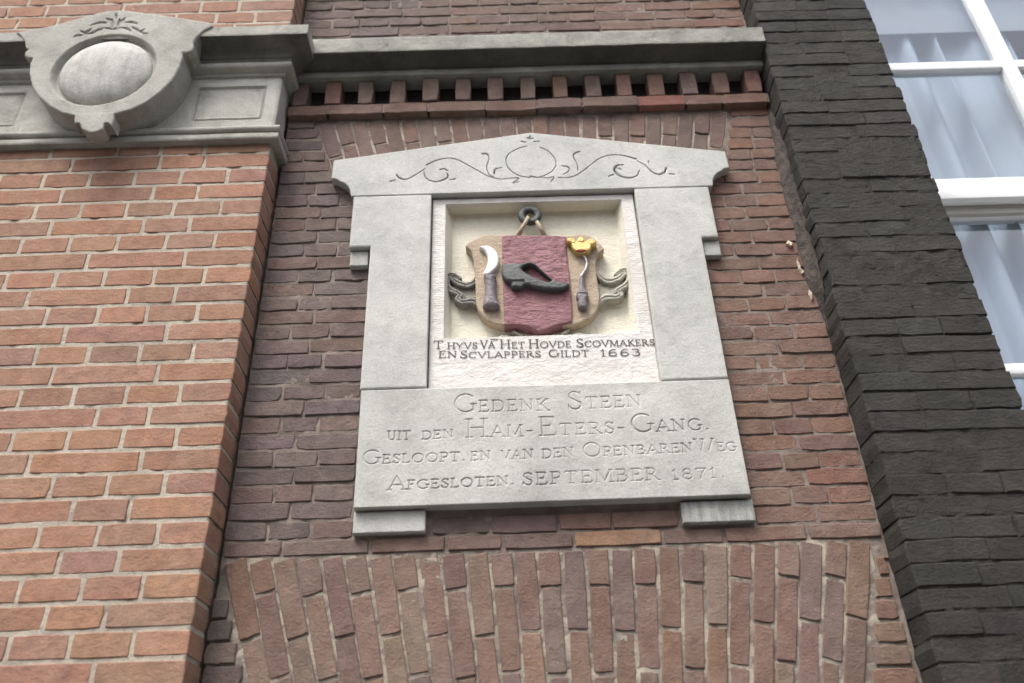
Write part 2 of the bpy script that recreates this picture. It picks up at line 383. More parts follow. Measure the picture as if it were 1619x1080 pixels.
def glass_mat():
    m, nt, b = new_mat('window_glass'); nt.nodes.remove(b)
    out = nt.nodes['Material Output']; tr = nt.nodes.new('ShaderNodeBsdfTransparent'); gl = nt.nodes.new('ShaderNodeBsdfGlossy')
    tr.inputs['Color'].default_value = (.90, .93, .95, 1); gl.inputs['Roughness'].default_value = .01
    lw = nt.nodes.new('ShaderNodeLayerWeight'); lw.inputs['Blend'].default_value = .5
    fc = math_n(nt, 'ADD', math_n(nt, 'MULTIPLY', math_n(nt, 'POWER', lw.outputs['Facing'], 4.0), .8), .16)
    bp = nt.nodes.new('ShaderNodeBump'); bp.inputs['Distance'].default_value = .004; bp.inputs['Strength'].default_value = .35
    nt.links.new(noise(nt, pos_node(nt), 5, 1), bp.inputs['Height']); nt.links.new(bp.outputs[0], gl.inputs['Normal'])
    mx = nt.nodes.new('ShaderNodeMixShader'); nt.links.new(fc, mx.inputs[0]); nt.links.new(tr.outputs[0], mx.inputs[1]); nt.links.new(gl.outputs[0], mx.inputs[2])
    nt.links.new(mx.outputs[0], out.inputs['Surface']); return m
M['glass'] = glass_mat()
def curtain_mat():
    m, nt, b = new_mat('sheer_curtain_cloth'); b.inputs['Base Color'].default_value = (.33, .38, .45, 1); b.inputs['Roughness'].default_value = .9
    return m
M['curtain'] = curtain_mat()
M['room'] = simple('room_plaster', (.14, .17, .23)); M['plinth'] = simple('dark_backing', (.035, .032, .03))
M['pave'] = simple('grey_paving', (.09, .087, .082)); M['render'] = simple('dark_render', (.04, .04, .04))
def fillet_mat():
    m, nt, b = new_mat('tarred_mortar_fillet'); P = pos_node(nt)
    c = mix(nt, ramp(nt, noise(nt, P, 30, 6, .7), .4, .62), (.030, .025, .023), (.075, .055, .045))
    c = mix(nt, ramp(nt, noise(nt, P, 22, 5, .7, .5), .70, .74), c, (.40, .33, .24))
    nt.links.new(c, b.inputs['Base Color']); b.inputs['Roughness'].default_value = .85
    bump(nt, b, noise(nt, P, 60, 6, .7, .6), .008, .9); return m
M['fillet'] = fillet_mat()

# ---------------------------------------------------------------- bricks
_bm = {}
def brick_mesh(L, H, D, mat, rough, v):
    key = (round(L/.01), round(H/.004), round(D/.01), mat.name, v)
    if key in _bm: return _bm[key]
    L = round(L/.01)*.01; H = round(H/.004)*.004
    r = random.Random(hash((key[0], key[1], v, 5)) & 0xffff)
    a, h = L/2, H/2; j = lambda s=1: r.uniform(-1, 1)*rough*s
    per = [(-a, -h), (-a*.35+j(8), -h), (a*.3+j(8), -h), (a, -h), (a, j(2)), (a, h), (a*.35+j(8), h), (-a*.3+j(8), h), (-a, h), (-a, j(2))]
    cut = [0, 3, 5, 8]
    P = []
    for i, (x, z) in enumerate(per):
        if i in cut:
            k = abs(j(1.6 if rough < .003 else .6)); x -= math.copysign(k, x); z -= math.copysign(k*.8, z)
        else:
            if abs(abs(x)-a) < 1e-6: x += j(.8)
            else: z += j(.8)
        P.append((x, z))
    bev = min(.0022, .0010+rough*.40); Dp = D
    V = []; n = len(P)
    for x, z in P: V.append((x, Dp, z))
    for x, z in P: V.append((x, bev*.9+abs(j(.4)), z))
    for x, z in P: V.append((x*(1-bev/a), j(.25), z*(1-bev/h)))
    F = []
    for i in range(n):
        k = (i+1) % n
        F.append((i, k, n+k, n+i)); F.append((n+i, n+k, 2*n+k, 2*n+i))
    F.append(tuple(range(2*n, 3*n)))
    me = bpy.data.meshes.new('brick')
    me.from_pydata(V, [], F); me.materials.append(mat)
    me.update()
    _bm[key] = me; return me
NB = {}
def brick(parent, x, y, z, L, H, ang, mat, col, rough=.0016, D=.06, jit=.0010, name='brick'):
    v = rnd.randrange(7)
    me = brick_mesh(L, H, D, mat, rough, v)
    bl, bh = round(L/.01)*.01, round(H/.004)*.004
    o = bpy.data.objects.new(name, me); link(o, parent)
    o.location = (x+rnd.uniform(-jit, jit), y+rnd.uniform(-jit, jit)*1.3, z+rnd.uniform(-jit, jit))
    o.rotation_euler = (rnd.uniform(-.012, .012)*(rough/.0012), ang+rnd.uniform(-.005, .005)*(rough/.0012), rnd.uniform(-.008, .008))
    o.scale = (L/bl, 1, H/bh)
    o.color = (*col, 1)
    return o
def pick(pal, w, var=.12):
    c = rnd.choices(pal, w)[0]; k = 1+rnd.uniform(-var, var)
    return tuple(max(.005, x*k*(1+rnd.uniform(-.04, .04))) for x in c)
PAL_L = [(.282, .157, .106), (.267, .151, .106), (.252, .146, .108), (.292, .159, .101), (.236, .140, .108)]
WL = [6, 5, 3, 2, 1]
PAL_M = [(.152, .102, .086), (.140, .097, .086), (.166, .102, .082), (.136, .096, .084), (.152, .106, .088)]
WM = [5, 4, 3, 2, 2]
PAL_A = [(.172, .110, .086), (.156, .102, .085), (.186, .116, .084), (.147, .102, .090), (.176, .124, .097), (.190, .106, .078)]
WA = [6, 6, 3, 2, 2, .5]
PAL_D = [(.058, .054, .0485), (.051, .0475, .043), (.064, .0600, .054)]
WD = [4, 3, 2]

X0 = -.572; XI = .732; XR = 1.052; YL = -.075; YD = -.075; CL = .04985; CM = .03874

# ================================================================ LARGE STRUCTURE
g = box('pavement', -40, 40, -40, 3, -.2, 0, M['pave'], None, 0); g['kind'] = 'structure'

def sky_blocking_row():
    V = []; F = []
    def q(a, b, c, d): k = len(V); V.extend([a, b, c, d]); F.append((k, k+1, k+2, k+3))
    def wall(xa, xb, za, zb_, y, dy):
        q((xa, y, za), (xa, y, zb_), (xb, y, zb_), (xb, y, za))
    x = -32.0; r = random.Random(3)
    while x < 32:
        w = r.uniform(5.0, 6.6); h = r.uniform(7.2, 8.8); y = -13.5; n = 3; pw = w/n
        for fl in range(3):
            z0 = .2+fl*h/3; zt = z0+h/3
            for k in range(n):
                a = x+k*pw; w0, w1 = a+pw*.25, a+pw*.75; s0, s1 = z0+.7, zt-.4
                wall(a, w0, z0, zt, y, 0); wall(w1, a+pw, z0, zt, y, 0); wall(w0, w1, z0, s0, y, 0); wall(w0, w1, s1, zt, y, 0)
                wall(w0, w1, s0, s1, y-.15, 0)
                q((w0, y, s0), (w0, y-.15, s0), (w0, y-.15, s1), (w0, y, s1)); q((w1, y-.15, s0), (w1, y, s0), (w1, y, s1), (w1, y-.15, s1))
                q((w0, y, s0), (w1, y, s0), (w1, y-.15, s0), (w0, y-.15, s0)); q((w0, y-.15, s1), (w1, y-.15, s1), (w1, y, s1), (w0, y, s1))
        wall(x, x+w, 0, .2, y, 0); t = .2+h
        q((x, y, t), (x, y-4, t+1.2), (x+w, y-4, t+1.2), (x+w, y, t)); q((x, y-4, 0), (x+w, y-4, 0), (x+w, y-4, t+1.2), (x, y-4, t+1.2))
        q((x, y, 0), (x, y-4, 0), (x, y-4, t+1.2), (x, y, t)); q((x+w, y-4, 0), (x+w, y, 0), (x+w, y, t), (x+w, y-4, t+1.2))
        x += w
    o = mesh_obj('sky_blocking_house_row', V, F, M['opp'], None, False); o['kind'] = 'structure'  # unseen row added behind the camera to block low sky and darken undersides
M['opp'] = simple('brown_blocker_fronts', (.12, .085, .07)); sky_blocking_row()

def sheet(name, path, z0, z1, res, mat, parent, amp=.0012, f=45, seed=3, hole=()):
    """a rough mortar bed following a path of (x, y) corners, facing left-hand outward"""
    pts = []; 
    for i in range(len(path)-1):
        a = np.array(path[i]); b = np.array(path[i+1]); n = max(2, int(np.linalg.norm(b-a)/res))
        d = (b-a)/np.linalg.norm(b-a); nrm = np.array([d[1], -d[0]])
        for k in range(n+(i == len(path)-2)):
            pts.append((*(a+(b-a)*k/n), *nrm))
    pts = np.array(pts); nz = int((z1-z0)/res)+1; zs = np.linspace(z0, z1, nz)
    s = np.arange(len(pts))*res; S, Z = np.meshgrid(s, zs)
    h = amp*(fbm(S, Z, f*1.6, 3, seed)*1.3)-.010*np.clip(fbm(S, Z*1.8, 26, 3, seed+50)-.28, 0, .5)
    X = pts[None, :, 0]+pts[None, :, 2]*h; Y = pts[None, :, 1]+pts[None, :, 3]*h
    V = np.stack([X, Y, Z], -1).reshape(-1, 3); w = len(pts)
    j, i = np.meshgrid(np.arange(nz-1), np.arange(w-1), indexing='ij'); b0 = (j*w+i).ravel()
    F = np.stack([b0, b0+1, b0+w+1, b0+w], 1)
    for ho in hole:
        c = V[F[:, 0]]; F = F[~((c[:, 0] > ho[0]) & (c[:, 0] < ho[1]) & (c[:, 2] > ho[2]) & (c[:, 2] < ho[3]))]
    return mesh_obj(name, V, F, mat, parent, True)

# ---- left house: orange brick wall
left = empty('brick_wall', 'orange brick house wall with pale joints at the left, below and above the round stone medallion', 'wall', (-1.1, YL, 1.6))
loc = left.location.copy()
def under(t, o):
    o.parent = t; o.matrix_parent_inverse = Matrix.Translation(-t.location); return o
def put(t):
    """return a proxy parent: children are given world coordinates"""
    return t
class Par:
    pass
# children are placed in world coordinates; parent inverse cancels the thing's own location
_link = link
def link(o, parent=None):
    COL.objects.link(o)
    if parent is not None:
        o.parent = parent
        m = Matrix.Identity(4); q = parent
        while q is not None:
            m = Matrix.Translation(-q.location) @ m; q = q.parent
        if parent.type == 'EMPTY': o.matrix_parent_inverse = m
    return o

sheet('mortar_bed', [(-2.62, YL+.0014), (X0-.0034, YL+.0014), (X0-.0034, .034)], 1.66, 3.118, .006, M['mortar_l'], left, .0009)
sheet('mortar_bed', [(-2.62, YL+.0014), (X0-.0034, YL+.0014), (X0-.0034, .034)], 3.46, 4.05, .006, M['mortar_l'], left, .0009)
ZC = 3.0778
FAR = []
def left_row(k, ztop, clipz=None):
    H = CL-.0076; z = ztop-H/2; typeB = (k % 2 == 0)
    x = X0; i = 0; r = random.Random(k+100)
    if typeB:
        seq = [.163]
        seq += {0: [.108, .22, .22, .108, .22], 1: [.22, .22, .108, .22, .22]}[r.randrange(2)] + [.22]*14
    else:
        seq = [.100]+[.111]*22
        if r.random() < .5: seq[0] = .106
    for L in seq:
        L2 = L+r.uniform(-.003, .003)
        if x < -2.60: break
        if x < -1.72: FAR.append((x-L2/2, z, L2-.0072, H))
        else: brick(left, x-L2/2+.003, YL, z, L2-.0072, H, 0, M['brick_l'], pick(PAL_L, WL), .0013, .082, .0004)
        x -= L2
for k in range(-1, 28):
    zt = ZC-CL*k+(0)
    if k == -1: 
        continue
    left_row(k, zt)
# cut course under the stone moulding
x = X0
while x > -1.72:
    L = rnd.choice([.11, .11, .165]); brick(left, x-L/2, YL, 3.097, L-.008, .028, 0, M['brick_l'], pick(PAL_L, WL), .0013, .082, .0004); x -= L
for k in range(11):
    left_row(k+201, 3.524+k*CL)

V = []; F = []
for x, z, L, H in FAR:
    me = brick_mesh(L, H, .08, M['brick_l'], .0013, rnd.randrange(7)); k = len(V)
    V += [(x+v.co.x, YL+v.co.y+rnd.uniform(0, .0002), z+v.co.z) for v in me.vertices]; F += [tuple(k+i for i in p_.vertices) for p_ in me.polygons]
o = mesh_obj('outlying_bricks', V, F, M['brick_l'], left, False); o['kind'] = 'stuff'; o.color = (.31, .178, .130, 1)
# ---- middle wall
mid = empty('brick_wall', 'recessed purple-brown brick wall around the memorial tablet, between the orange and the black brickwork', 'wall', (.08, 0, 1.6))
sheet('mortar_bed', [(X0+.007, .0025), (XI, .0025)], 1.66, 4.05, .006, M['mortar_m'], mid, .0017, 44, 3, [(-.160, .322, 2.44, 2.95), (-2, 2, 3.300, 3.392)])
box('backing', X0-.06, XI+.05, .03, .05, 1.6, 4.1, M['plinth'], mid, 0)
def mrow(xa, xb, z, n, parent=mid, pal=PAL_M, w=WM, H=CM-.0034, var=.10, y=0.0):
    W_ = (xb-xa); cuts = [0]+[i/n+rnd.uniform(-.03, .03)/1 for i in range(1, n)]+[1]
    if isinstance(n, int) and n > 5: cuts = [0]+[i/n+rnd.uniform(-.02, .02)*3/n for i in range(1, n)]+[1]
    for i in range(n):
        a = xa+W_*cuts[i]; b = xa+W_*cuts[i+1]
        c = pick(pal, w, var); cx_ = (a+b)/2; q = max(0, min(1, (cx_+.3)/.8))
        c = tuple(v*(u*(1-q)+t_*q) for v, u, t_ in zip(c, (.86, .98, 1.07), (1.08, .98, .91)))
        brick(parent, (a+b)/2, y, z+rnd.uniform(-.001, .001), b-a-.0034, H+rnd.uniform(-.002, .001), 0, M['brick_m'], c, .0019, .05, .0014)
zb = 2.112
arch_l = lambda z: -.490+(3.267-z)*.34       # left slanted edge of the upper arch
arch_r = lambda z: .626-(3.272-z)*.25
for k in range(30):
    z = zb+CM*(k+.5)
    if z > 3.262: break
    t = k % 2
    if k == 0:
        mrow(X0+.005, -.311, z, 3); mrow(-.160, .336, z, 4); mrow(.487, XI-.002, z, 2); continue
    lx = -.314 if z < 2.76 else -.322
    if z > 3.0: lx = -.36
    if z > 3.06: lx = arch_l(z)-.006 
    rx = .480 if z < 2.76 else .480
    if z > 3.0: rx = .50
    if z > 3.06: rx = arch_r(z)+.006
    if z > 3.06:
        mrow(X0+.005, lx, z, 1 if t or z > 3.2 else 2); mrow(rx, XI-.002, z, 1 if z > 3.2 else 2)
    else:
        mrow(X0+.005, lx, z, 3 if t == 0 else 2); mrow(rx, XI-.002, z, 3 if t == 1 else 2)
# thin flat course below the feet
xx = X0+.005
for L in (.118, .172, .150, .110, .14, .175, .12, .165, .16):
    e = min(xx+L, XI-.002)
    c = (.24, .145, .095) if abs(xx-.118) < .02 else pick(PAL_M, WM, .1)
    brick(mid, (xx+e)/2, -.001, 2.0955, e-xx-.006, .029, 0, M['brick_m'], c, .0015, .05); xx = e
    if xx >= XI-.004: break
# above the cornice
for k in range(10):
    z = 3.500+k*.0405
    mrow(X0+.005, XI-.002, z, 15 if k % 2 == 0 else 9, H=.034)

# ---- lower flat arch of standing bricks
def arch(name, label, xa, xb, ztop, zbot, pitch, cx, kf, pal, w, L, halfL, z0m, el=None, er=None):
    t = empty(name, label, 'arch', ((xa+xb)/2, 0, zbot))
    n = int(round((xb-xa)/pitch)); pitch = (xb-xa)/n
    for i in range(n):
        xt = xa+pitch*(i+.5); sl = -kf*(xt-cx)          # x change per metre downwards is sl toward the centre
        ang = math.atan(sl)
        seq = ([halfL] if i % 2 else [])+[L]*6; d = 0; wob = rnd.uniform(-.006, .006)
        for q in seq:
            q2 = q+rnd.uniform(-.004, .004)
            if d > (ztop-zbot)/math.cos(ang): break
            dm = d+q2/2
            px = xt+math.sin(ang)*dm; pz = ztop-math.cos(ang)*dm+(wob if d == 0 and False else 0)
            shrink = 1-kf*dm*1.0
            brick(t, px, -.001+rnd.uniform(-.001, .001), pz, pitch*shrink-.0050+rnd.uniform(-.0016, .001), q2-.0055, -ang, M['brick_m'], pick(pal, w, .12), .0014, .05, .0012)
            d += q2
    return t
fa = arch('flat_arch', 'lower flat arch of upright bricks with pale joints below the stone tablet', X0+.010, .708, 2.076, 1.66, .0465, .11, .52, PAL_A, WA, .156, .072, 0)
sheet('mortar_bed', [(X0+.009, .0022), (.700, .0022)], 1.66, 2.0795, .006, M['mortar_a'], fa, .0016, 40, 9)
ra = arch('flat_arch', 'upper flat arch of upright bricks between the toothed brick course and the stone gable', -.486, .620, 3.258, 3.06, .0450, .12, .50, PAL_M, WM, .135, .085, 0)
# mortar patch for the upper arch, trapezoid
def patch(name, a, b, c, d, y, mat, parent):
    n = 60; m = 200; V = []
    for j in range(n+1):
        for i in range(m+1):
            t, s = i/m, j/n
            p = (1-s)*((1-t)*np.array(a)+t*np.array(b))+s*((1-t)*np.array(d)+t*np.array(c)); V.append((p[0], y, p[1]))
    V = np.array(V); V[:, 1] += .0014*fbm(V[:, 0], V[:, 2], 60, 3, 5)
    j, i = np.meshgrid(np.arange(n), np.arange(m), indexing='ij'); b0 = (j*(m+1)+i).ravel()
    return mesh_obj(name, V, np.stack([b0, b0+1, b0+m+2, b0+m+1], 1), mat, parent, True)
patch('mortar_bed', (-.425, 3.06), (.570, 3.06), (.621, 3.262), (-.489, 3.262), .0022, M['mortar_a'], ra)
# skewback bricks at both feet of the lower arch
for z in np.arange(1.70, 2.05, .0405):
    w_ = (2.07-z)*.30+.004
    if w_ > .013: brick(fa, XI-.010-w_/2, -.002, z, w_, .034, 0, M['brick_m'], pick(PAL_A, WA), .002, .05)
    w2 = (2.07-z)*.345
    if w2 > .018: brick(fa, X0+.004+w2/2, -.004, z, w2, .037, 0, M['brick_m'], pick([(.12, .095, .085), (.15, .10, .085), (.10, .09, .08)], [3, 2, 2]), .002, .05)

# ---- dark pillar
dark = empty('brick_pillar', 'rough black-painted brick pier leaning up the right side beside the white window', 'pillar', (.89, YD, 1.6))
sheet('mortar_bed', [(XI+.0025, .03), (XI+.0025, YD+.0020), (XR-.007, YD+.0020), (XR-.006, .10)], 1.62, 4.06, .007, M['dark'], dark, .0022, 44, 21).color = (.052, .0485, .0435, 1)
z = 1.66; k = 0
while z < 4.0:
    cz = .0432 if z < 2.1 else .0447
    n = 3 if k % 2 else 2
    x = XI+rnd.uniform(-.0012, .0012); xe = XR+rnd.uniform(-.004, .003)
    cuts = [0]+([1/3+rnd.uniform(-.04, .04), 2/3+rnd.uniform(-.04, .04)] if n == 3 else [rnd.choice([.36, .64, .5])+rnd.uniform(-.04, .04)])+[1]
    yo = rnd.uniform(-.0018, .0018)
    for i in range(n):
        a = x+(xe-x)*cuts[i]; b = x+(xe-x)*cuts[i+1]
        o = brick(dark, (a+b)/2, YD+yo+rnd.uniform(-.0015, .0015), z+cz/2, b-a+.0010, cz-.0020+rnd.uniform(-.0014, .001), 0, M['dark'], pick(PAL_D, WD, .12), .0036, .115, .0010)
    z += cz; k += 1

# ================================================================ STONE CORNICES
def prof_sub(pts, step=.004):
    out = []
    for i in range(len(pts)-1):
        a = np.array(pts[i]); b = np.array(pts[i+1]); n = max(1, int(np.linalg.norm(b-a)/step))
        for k in range(n): out.append(a+(b-a)*k/n)
    out.append(np.array(pts[-1])); return np.array(out)
def arc_pts(cx, cz, rx, rz, a0, a1, n=8):
    return [(cx+rx*math.cos(math.radians(a0+(a1-a0)*i/n)), cz+rz*math.sin(math.radians(a0+(a1-a0)*i/n))) for i in range(n+1)]
def sweep(name, prof, xa, xc, yf, ret, mat, parent, amp=.0008, seed=4, res=.006):
    """moulding: profile of (projection, z) from bottom to top, run along x; at xc it mitres and returns to the wall if ret"""
    P = prof_sub(prof); n1 = max(2, int((xc-xa)/res)); cols = []
    for k in range(n1+1): cols.append(('x', k/n1))
    if ret is not None:
        for k in range(1, 16): cols.append(('y', k/15))
    V = np.zeros((len(P), len(cols), 3))
    for c, (m, t) in enumerate(cols):
        q = P[:, 0]; end = xc+(q if ret is not None else 0)
        if m == 'x': V[:, c, 0] = xa+(end-xa)*t; V[:, c, 1] = yf-q
        else: V[:, c, 0] = xc+q; V[:, c, 1] = (yf-q)+(ret-(yf-q))*t
        V[:, c, 2] = P[:, 1]
    s = np.cumsum(np.r_[0, np.hypot(*np.diff(P, axis=0).T)])
    S, C = np.meshgrid(s, np.arange(len(cols))*res, indexing='ij')
    nn = fbm(C, S, 25, 4, seed)*amp*1.6; n2 = fbm(C, S, 8, 3, seed+40)*amp
    # small chips on the arrises
    chip = np.clip(fbm(C, S*.4, 60, 2, seed+9)-.42, 0, 1)*amp*14
    V[:, :, 1] += nn+chip; V[:, :, 2] += n2+chip*.5
    w = len(cols); j, i = np.meshgrid(np.arange(len(P)-1), np.arange(w-1), indexing='ij'); b0 = (j*w+i).ravel()
    F = np.stack([b0, b0+1, b0+w+1, b0+w], 1)
    return mesh_obj(name, V.reshape(-1, 3), F, mat, parent, True, 38)

mc = empty('stone_cornice', 'weathered grey stone cornice with dark hollow above the toothed brick course', 'cornice', (.08, -.05, 3.38))
profB = [(-.02, 3.394), (.034, 3.394), (.036, 3.397), (.036, 3.411), (.033, 3.416), (.020, 3.418)]
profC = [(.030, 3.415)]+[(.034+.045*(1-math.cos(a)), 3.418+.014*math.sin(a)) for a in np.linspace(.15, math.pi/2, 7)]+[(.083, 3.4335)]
profT = [(.070, 3.440), (.080, 3.433), (.085, 3.432), (.086, 3.436), (.086, 3.486), (.083, 3.490), (-.01, 3.505)]
sweep('lower_lip', profB, -.566, .733, 0, None, M['stone_mc'], mc, .0011, 14)
sweep('dark_cove', profC, -.566, .733, 0, None, M['cove_dark'], mc, .0011, 15)
sweep('top_fascia', profT, -.566, .733, 0, None, M['stone_mc'], mc, .0011, 16)
ent = empty('stone_cornice', 'sandstone band on the orange brick wall with cornice, panelled frieze and lower moulding', 'cornice', (-1.1, -.1, 3.11))
profU = [(.0, 3.348), (.010, 3.350), (.011, 3.358), (.018, 3.361)]+arc_pts(.018, 3.373, .011, .012, -80, 80, 8)+[(.020, 3.388), (.020, 3.392), (.026, 3.393)]
profV = [(.018, 3.391)]+[(.028+.040*(1-math.cos(a)), 3.395+.036*math.sin(a)) for a in np.linspace(.1, math.pi/2, 8)]+[(.073, 3.4315)]
profW = [(.060, 3.440), (.070, 3.432), (.074, 3.431), (.075, 3.434), (.075, 3.466), (.072, 3.469), (-.01, 3.482)]
sweep('bed_moulding', profU, -2.62, X0, YL, .02, M['stone_c'], ent, .0008, 31)
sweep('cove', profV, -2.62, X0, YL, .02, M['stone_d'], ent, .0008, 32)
sweep('top_fascia', profW, -2.62, X0, YL, .02, M['stone_c'], ent, .0008, 33)
profL = [(-.01, 3.112), (.018, 3.112), (.020, 3.115), (.020, 3.128), (.012, 3.131), (.013, 3.140)]+arc_pts(.012, 3.148, .010, .010, -70, 85, 6)+[(.010, 3.160), (-.004, 3.164)]
sweep('lower_moulding', profL, -2.62, X0, YL, .02, M['stone_c'], ent, .0008, 35)
def frieze_h(xs, zs, X, Z, d):
    def rec(xa, xb, za, zb_):
        m = np.minimum(np.minimum(X-xa, xb-X), np.minimum(Z-za, zb_-Z))
        return -np.clip(m/.002, 0, 1)*.007+np.clip((m-.006)/.002, 0, 1)*.004-np.clip((m-.009)/.002, 0, 1)*.002
    return rec(-.790, -.607, 3.195, 3.318)+rec(-1.62, -1.24, 3.195, 3.318)
relief('frieze', M['stone_f'], 0.0, YL-.003, .004, .005, loops=[[(-2.62, 3.160), (X0+.0005, 3.160), (X0+.0005, 3.352), (-2.62, 3.352)]], parent=ent, hfun=frieze_h, rough=.0012, rf=30)
# round medallion plate
MO = [(-1.27,3.4608),(-1.2282,3.4694),(-1.1807,3.483),(-1.1342,3.502),(-1.0879,3.5238),(-1.0427,3.538),(-1.0121,3.5404),(-0.9871,3.5367),(-0.9506,3.5272),(-0.8965,3.5154),(-0.8424,3.5016),(-0.7533,3.4769),(-0.7501,3.4654),(-0.7716,3.4466),(-0.7859,3.4206),(-0.7905,3.3981),(-0.7867,3.3854),(-0.789,3.3696),(-0.8011,3.3622),(-0.8123,3.3656),(-0.8088,3.3419),(-0.8105,3.3032),(-0.8216,3.2563),(-0.8406,3.2199),(-0.8689,3.1845),(-0.9017,3.1589),(-0.941,3.1436),(-0.9852,3.1374),(-1.0358,3.142),(-1.071,3.1544),(-1.1092,3.1805),(-1.1433,3.2135),(-1.1695,3.2514),(-1.1896,3.2992),(-1.1978,3.338),(-1.1977,3.3585),(-1.2084,3.3589),(-1.2216,3.3683),(-1.2233,3.3832),(-1.2163,3.3903),(-1.2267,3.3992),(-1.2354,3.4237),(-1.2527,3.4473)]
BO = [(-1.1225,3.3105),(-0.8838,3.3324),(-1.0234,3.4316),(-0.9849,3.1863)]
BC = (sum(q[0] for q in BO[:2])/2, (BO[2][1]+BO[3][1])/2); BR = (BO[1][0]-BO[0][0])/2
LV = [[(-1.0191,3.5247),(-1.0161,3.5156),(-1.0151,3.5066)], [(-1.0401,3.5076),(-1.0341,3.5021),(-1.0276,3.5008)], [(-0.9906,3.5077),(-0.9947,3.4994),(-1.0003,3.4933)],
      [(-1.0759,3.4797),(-1.0623,3.4875),(-1.0493,3.4906),(-1.0379,3.4886)], [(-0.9858,3.4896),(-0.9702,3.489),(-0.9545,3.4821)], [(-1.0974,3.4599),(-1.0843,3.4506),(-1.0722,3.464)],
      [(-1.1098,3.4328),(-1.1024,3.4411),(-1.0904,3.4407)], [(-1.0831,3.4455),(-1.0638,3.4498),(-1.0525,3.4596),(-1.0417,3.4643)], [(-1.0356,3.4677),(-1.016,3.4638),(-0.9961,3.4661)],
      [(-0.9896,3.4674),(-0.9768,3.4632),(-0.9646,3.4535)], [(-0.9644,3.4689),(-0.9502,3.458),(-0.9339,3.4445)], [(-0.9292,3.4582),(-0.9367,3.4498)], [(-0.9161,3.4402),(-0.9298,3.4408)],
      [(-1.0246,3.5027),(-1.0194,3.4868),(-1.0177,3.4711)], [(-1.0044,3.5045),(-1.0039,3.4862),(-1.0022,3.4705)]]
def med_h(xs, zs, X, Z, d):
    r = np.hypot(X-BC[0], Z-BC[1])
    hh = -np.clip((BR+.013-r)/.009, 0, 1)*.016
    return hh+groove(xs, zs, [(smooth_line(l), [.004, .010, .007]) for l in LV], .006)
plate = relief('medallion_plate', M['stone_c'], -.07, -.155, .003, .0028, loops=[MO], parent=ent, hfun=med_h, rough=.0008, rf=25)
TB = [(-0.9412,3.1516),(-0.9379,3.1294),(-0.938,3.1054),(-0.9487,3.1145),(-0.9572,3.1135),(-0.9569,3.0953),(-0.97,3.0851),(-0.9883,3.0837),(-1.0086,3.0973),(-1.0177,3.1159),(-1.0246,3.1188),(-1.0301,3.1133),(-1.0339,3.1287),(-1.038,3.1509)]
relief('medallion_drop', M['stone_c'], -.118, -.1555, .003, .0022, loops=[TB], parent=ent, rough=.0008, rf=25)
relief('medallion_boss', M['stone_b'], -.135, -.173, BR, .004, loops=[[(BC[0]+BR*math.cos(a), BC[1]+BR*math.sin(a)) for a in np.linspace(0, 2*math.pi, 64, endpoint=False)]], parent=ent, rough=.0008, rf=20)

# ---- toothed brick course under the middle cornice
dc = empty('toothed_brick_course', 'row of small brick teeth on a projecting brick ledge under the weathered cornice', 'brick course', (.08, -.02, 3.26))
box('recess_back', -.565, .731, .028, .032, 3.29, 3.40, M['plinth'], dc, 0)
for i in range(15):
    xc = -.548+i*.0885+(-.004 if i > 9 else 0)
    brick(dc, xc+.012, -.021+rnd.uniform(-.002, .002), 3.350+rnd.uniform(-.002, .001), .041+rnd.uniform(-.002, .003), .086, rnd.uniform(-.015, .015)+(.02 if i > 10 else 0), M['brick_m'], pick(PAL_M[:3]+[(.19, .105, .085)], [3, 2, 3, 2], .1), .0018, .048, .001, 'tooth_brick')
x = X0+.006
for i, L in enumerate((.108, .15, .12, .155, .14, .12, .15, .13, .10, .14)):
    e = min(x+L, XI-.002); c = (.22, .09, .07) if i == 7 else pick(PAL_M[:3], [3, 2, 3], .1)
    brick(dc, (x+e)/2, -.021+rnd.uniform(-.002, .002), 3.284+rnd.uniform(-.001, .001), e-x-.004, .037, 0, M['brick_m'], c, .002, .05, .001); x = e
    if x > XI-.005: break
sheet('mortar_bed', [(X0+.009, -.0175), (XI-.001, -.0175)], 3.270, 3.302, .006, M['mortar_m'], dc, .0012)

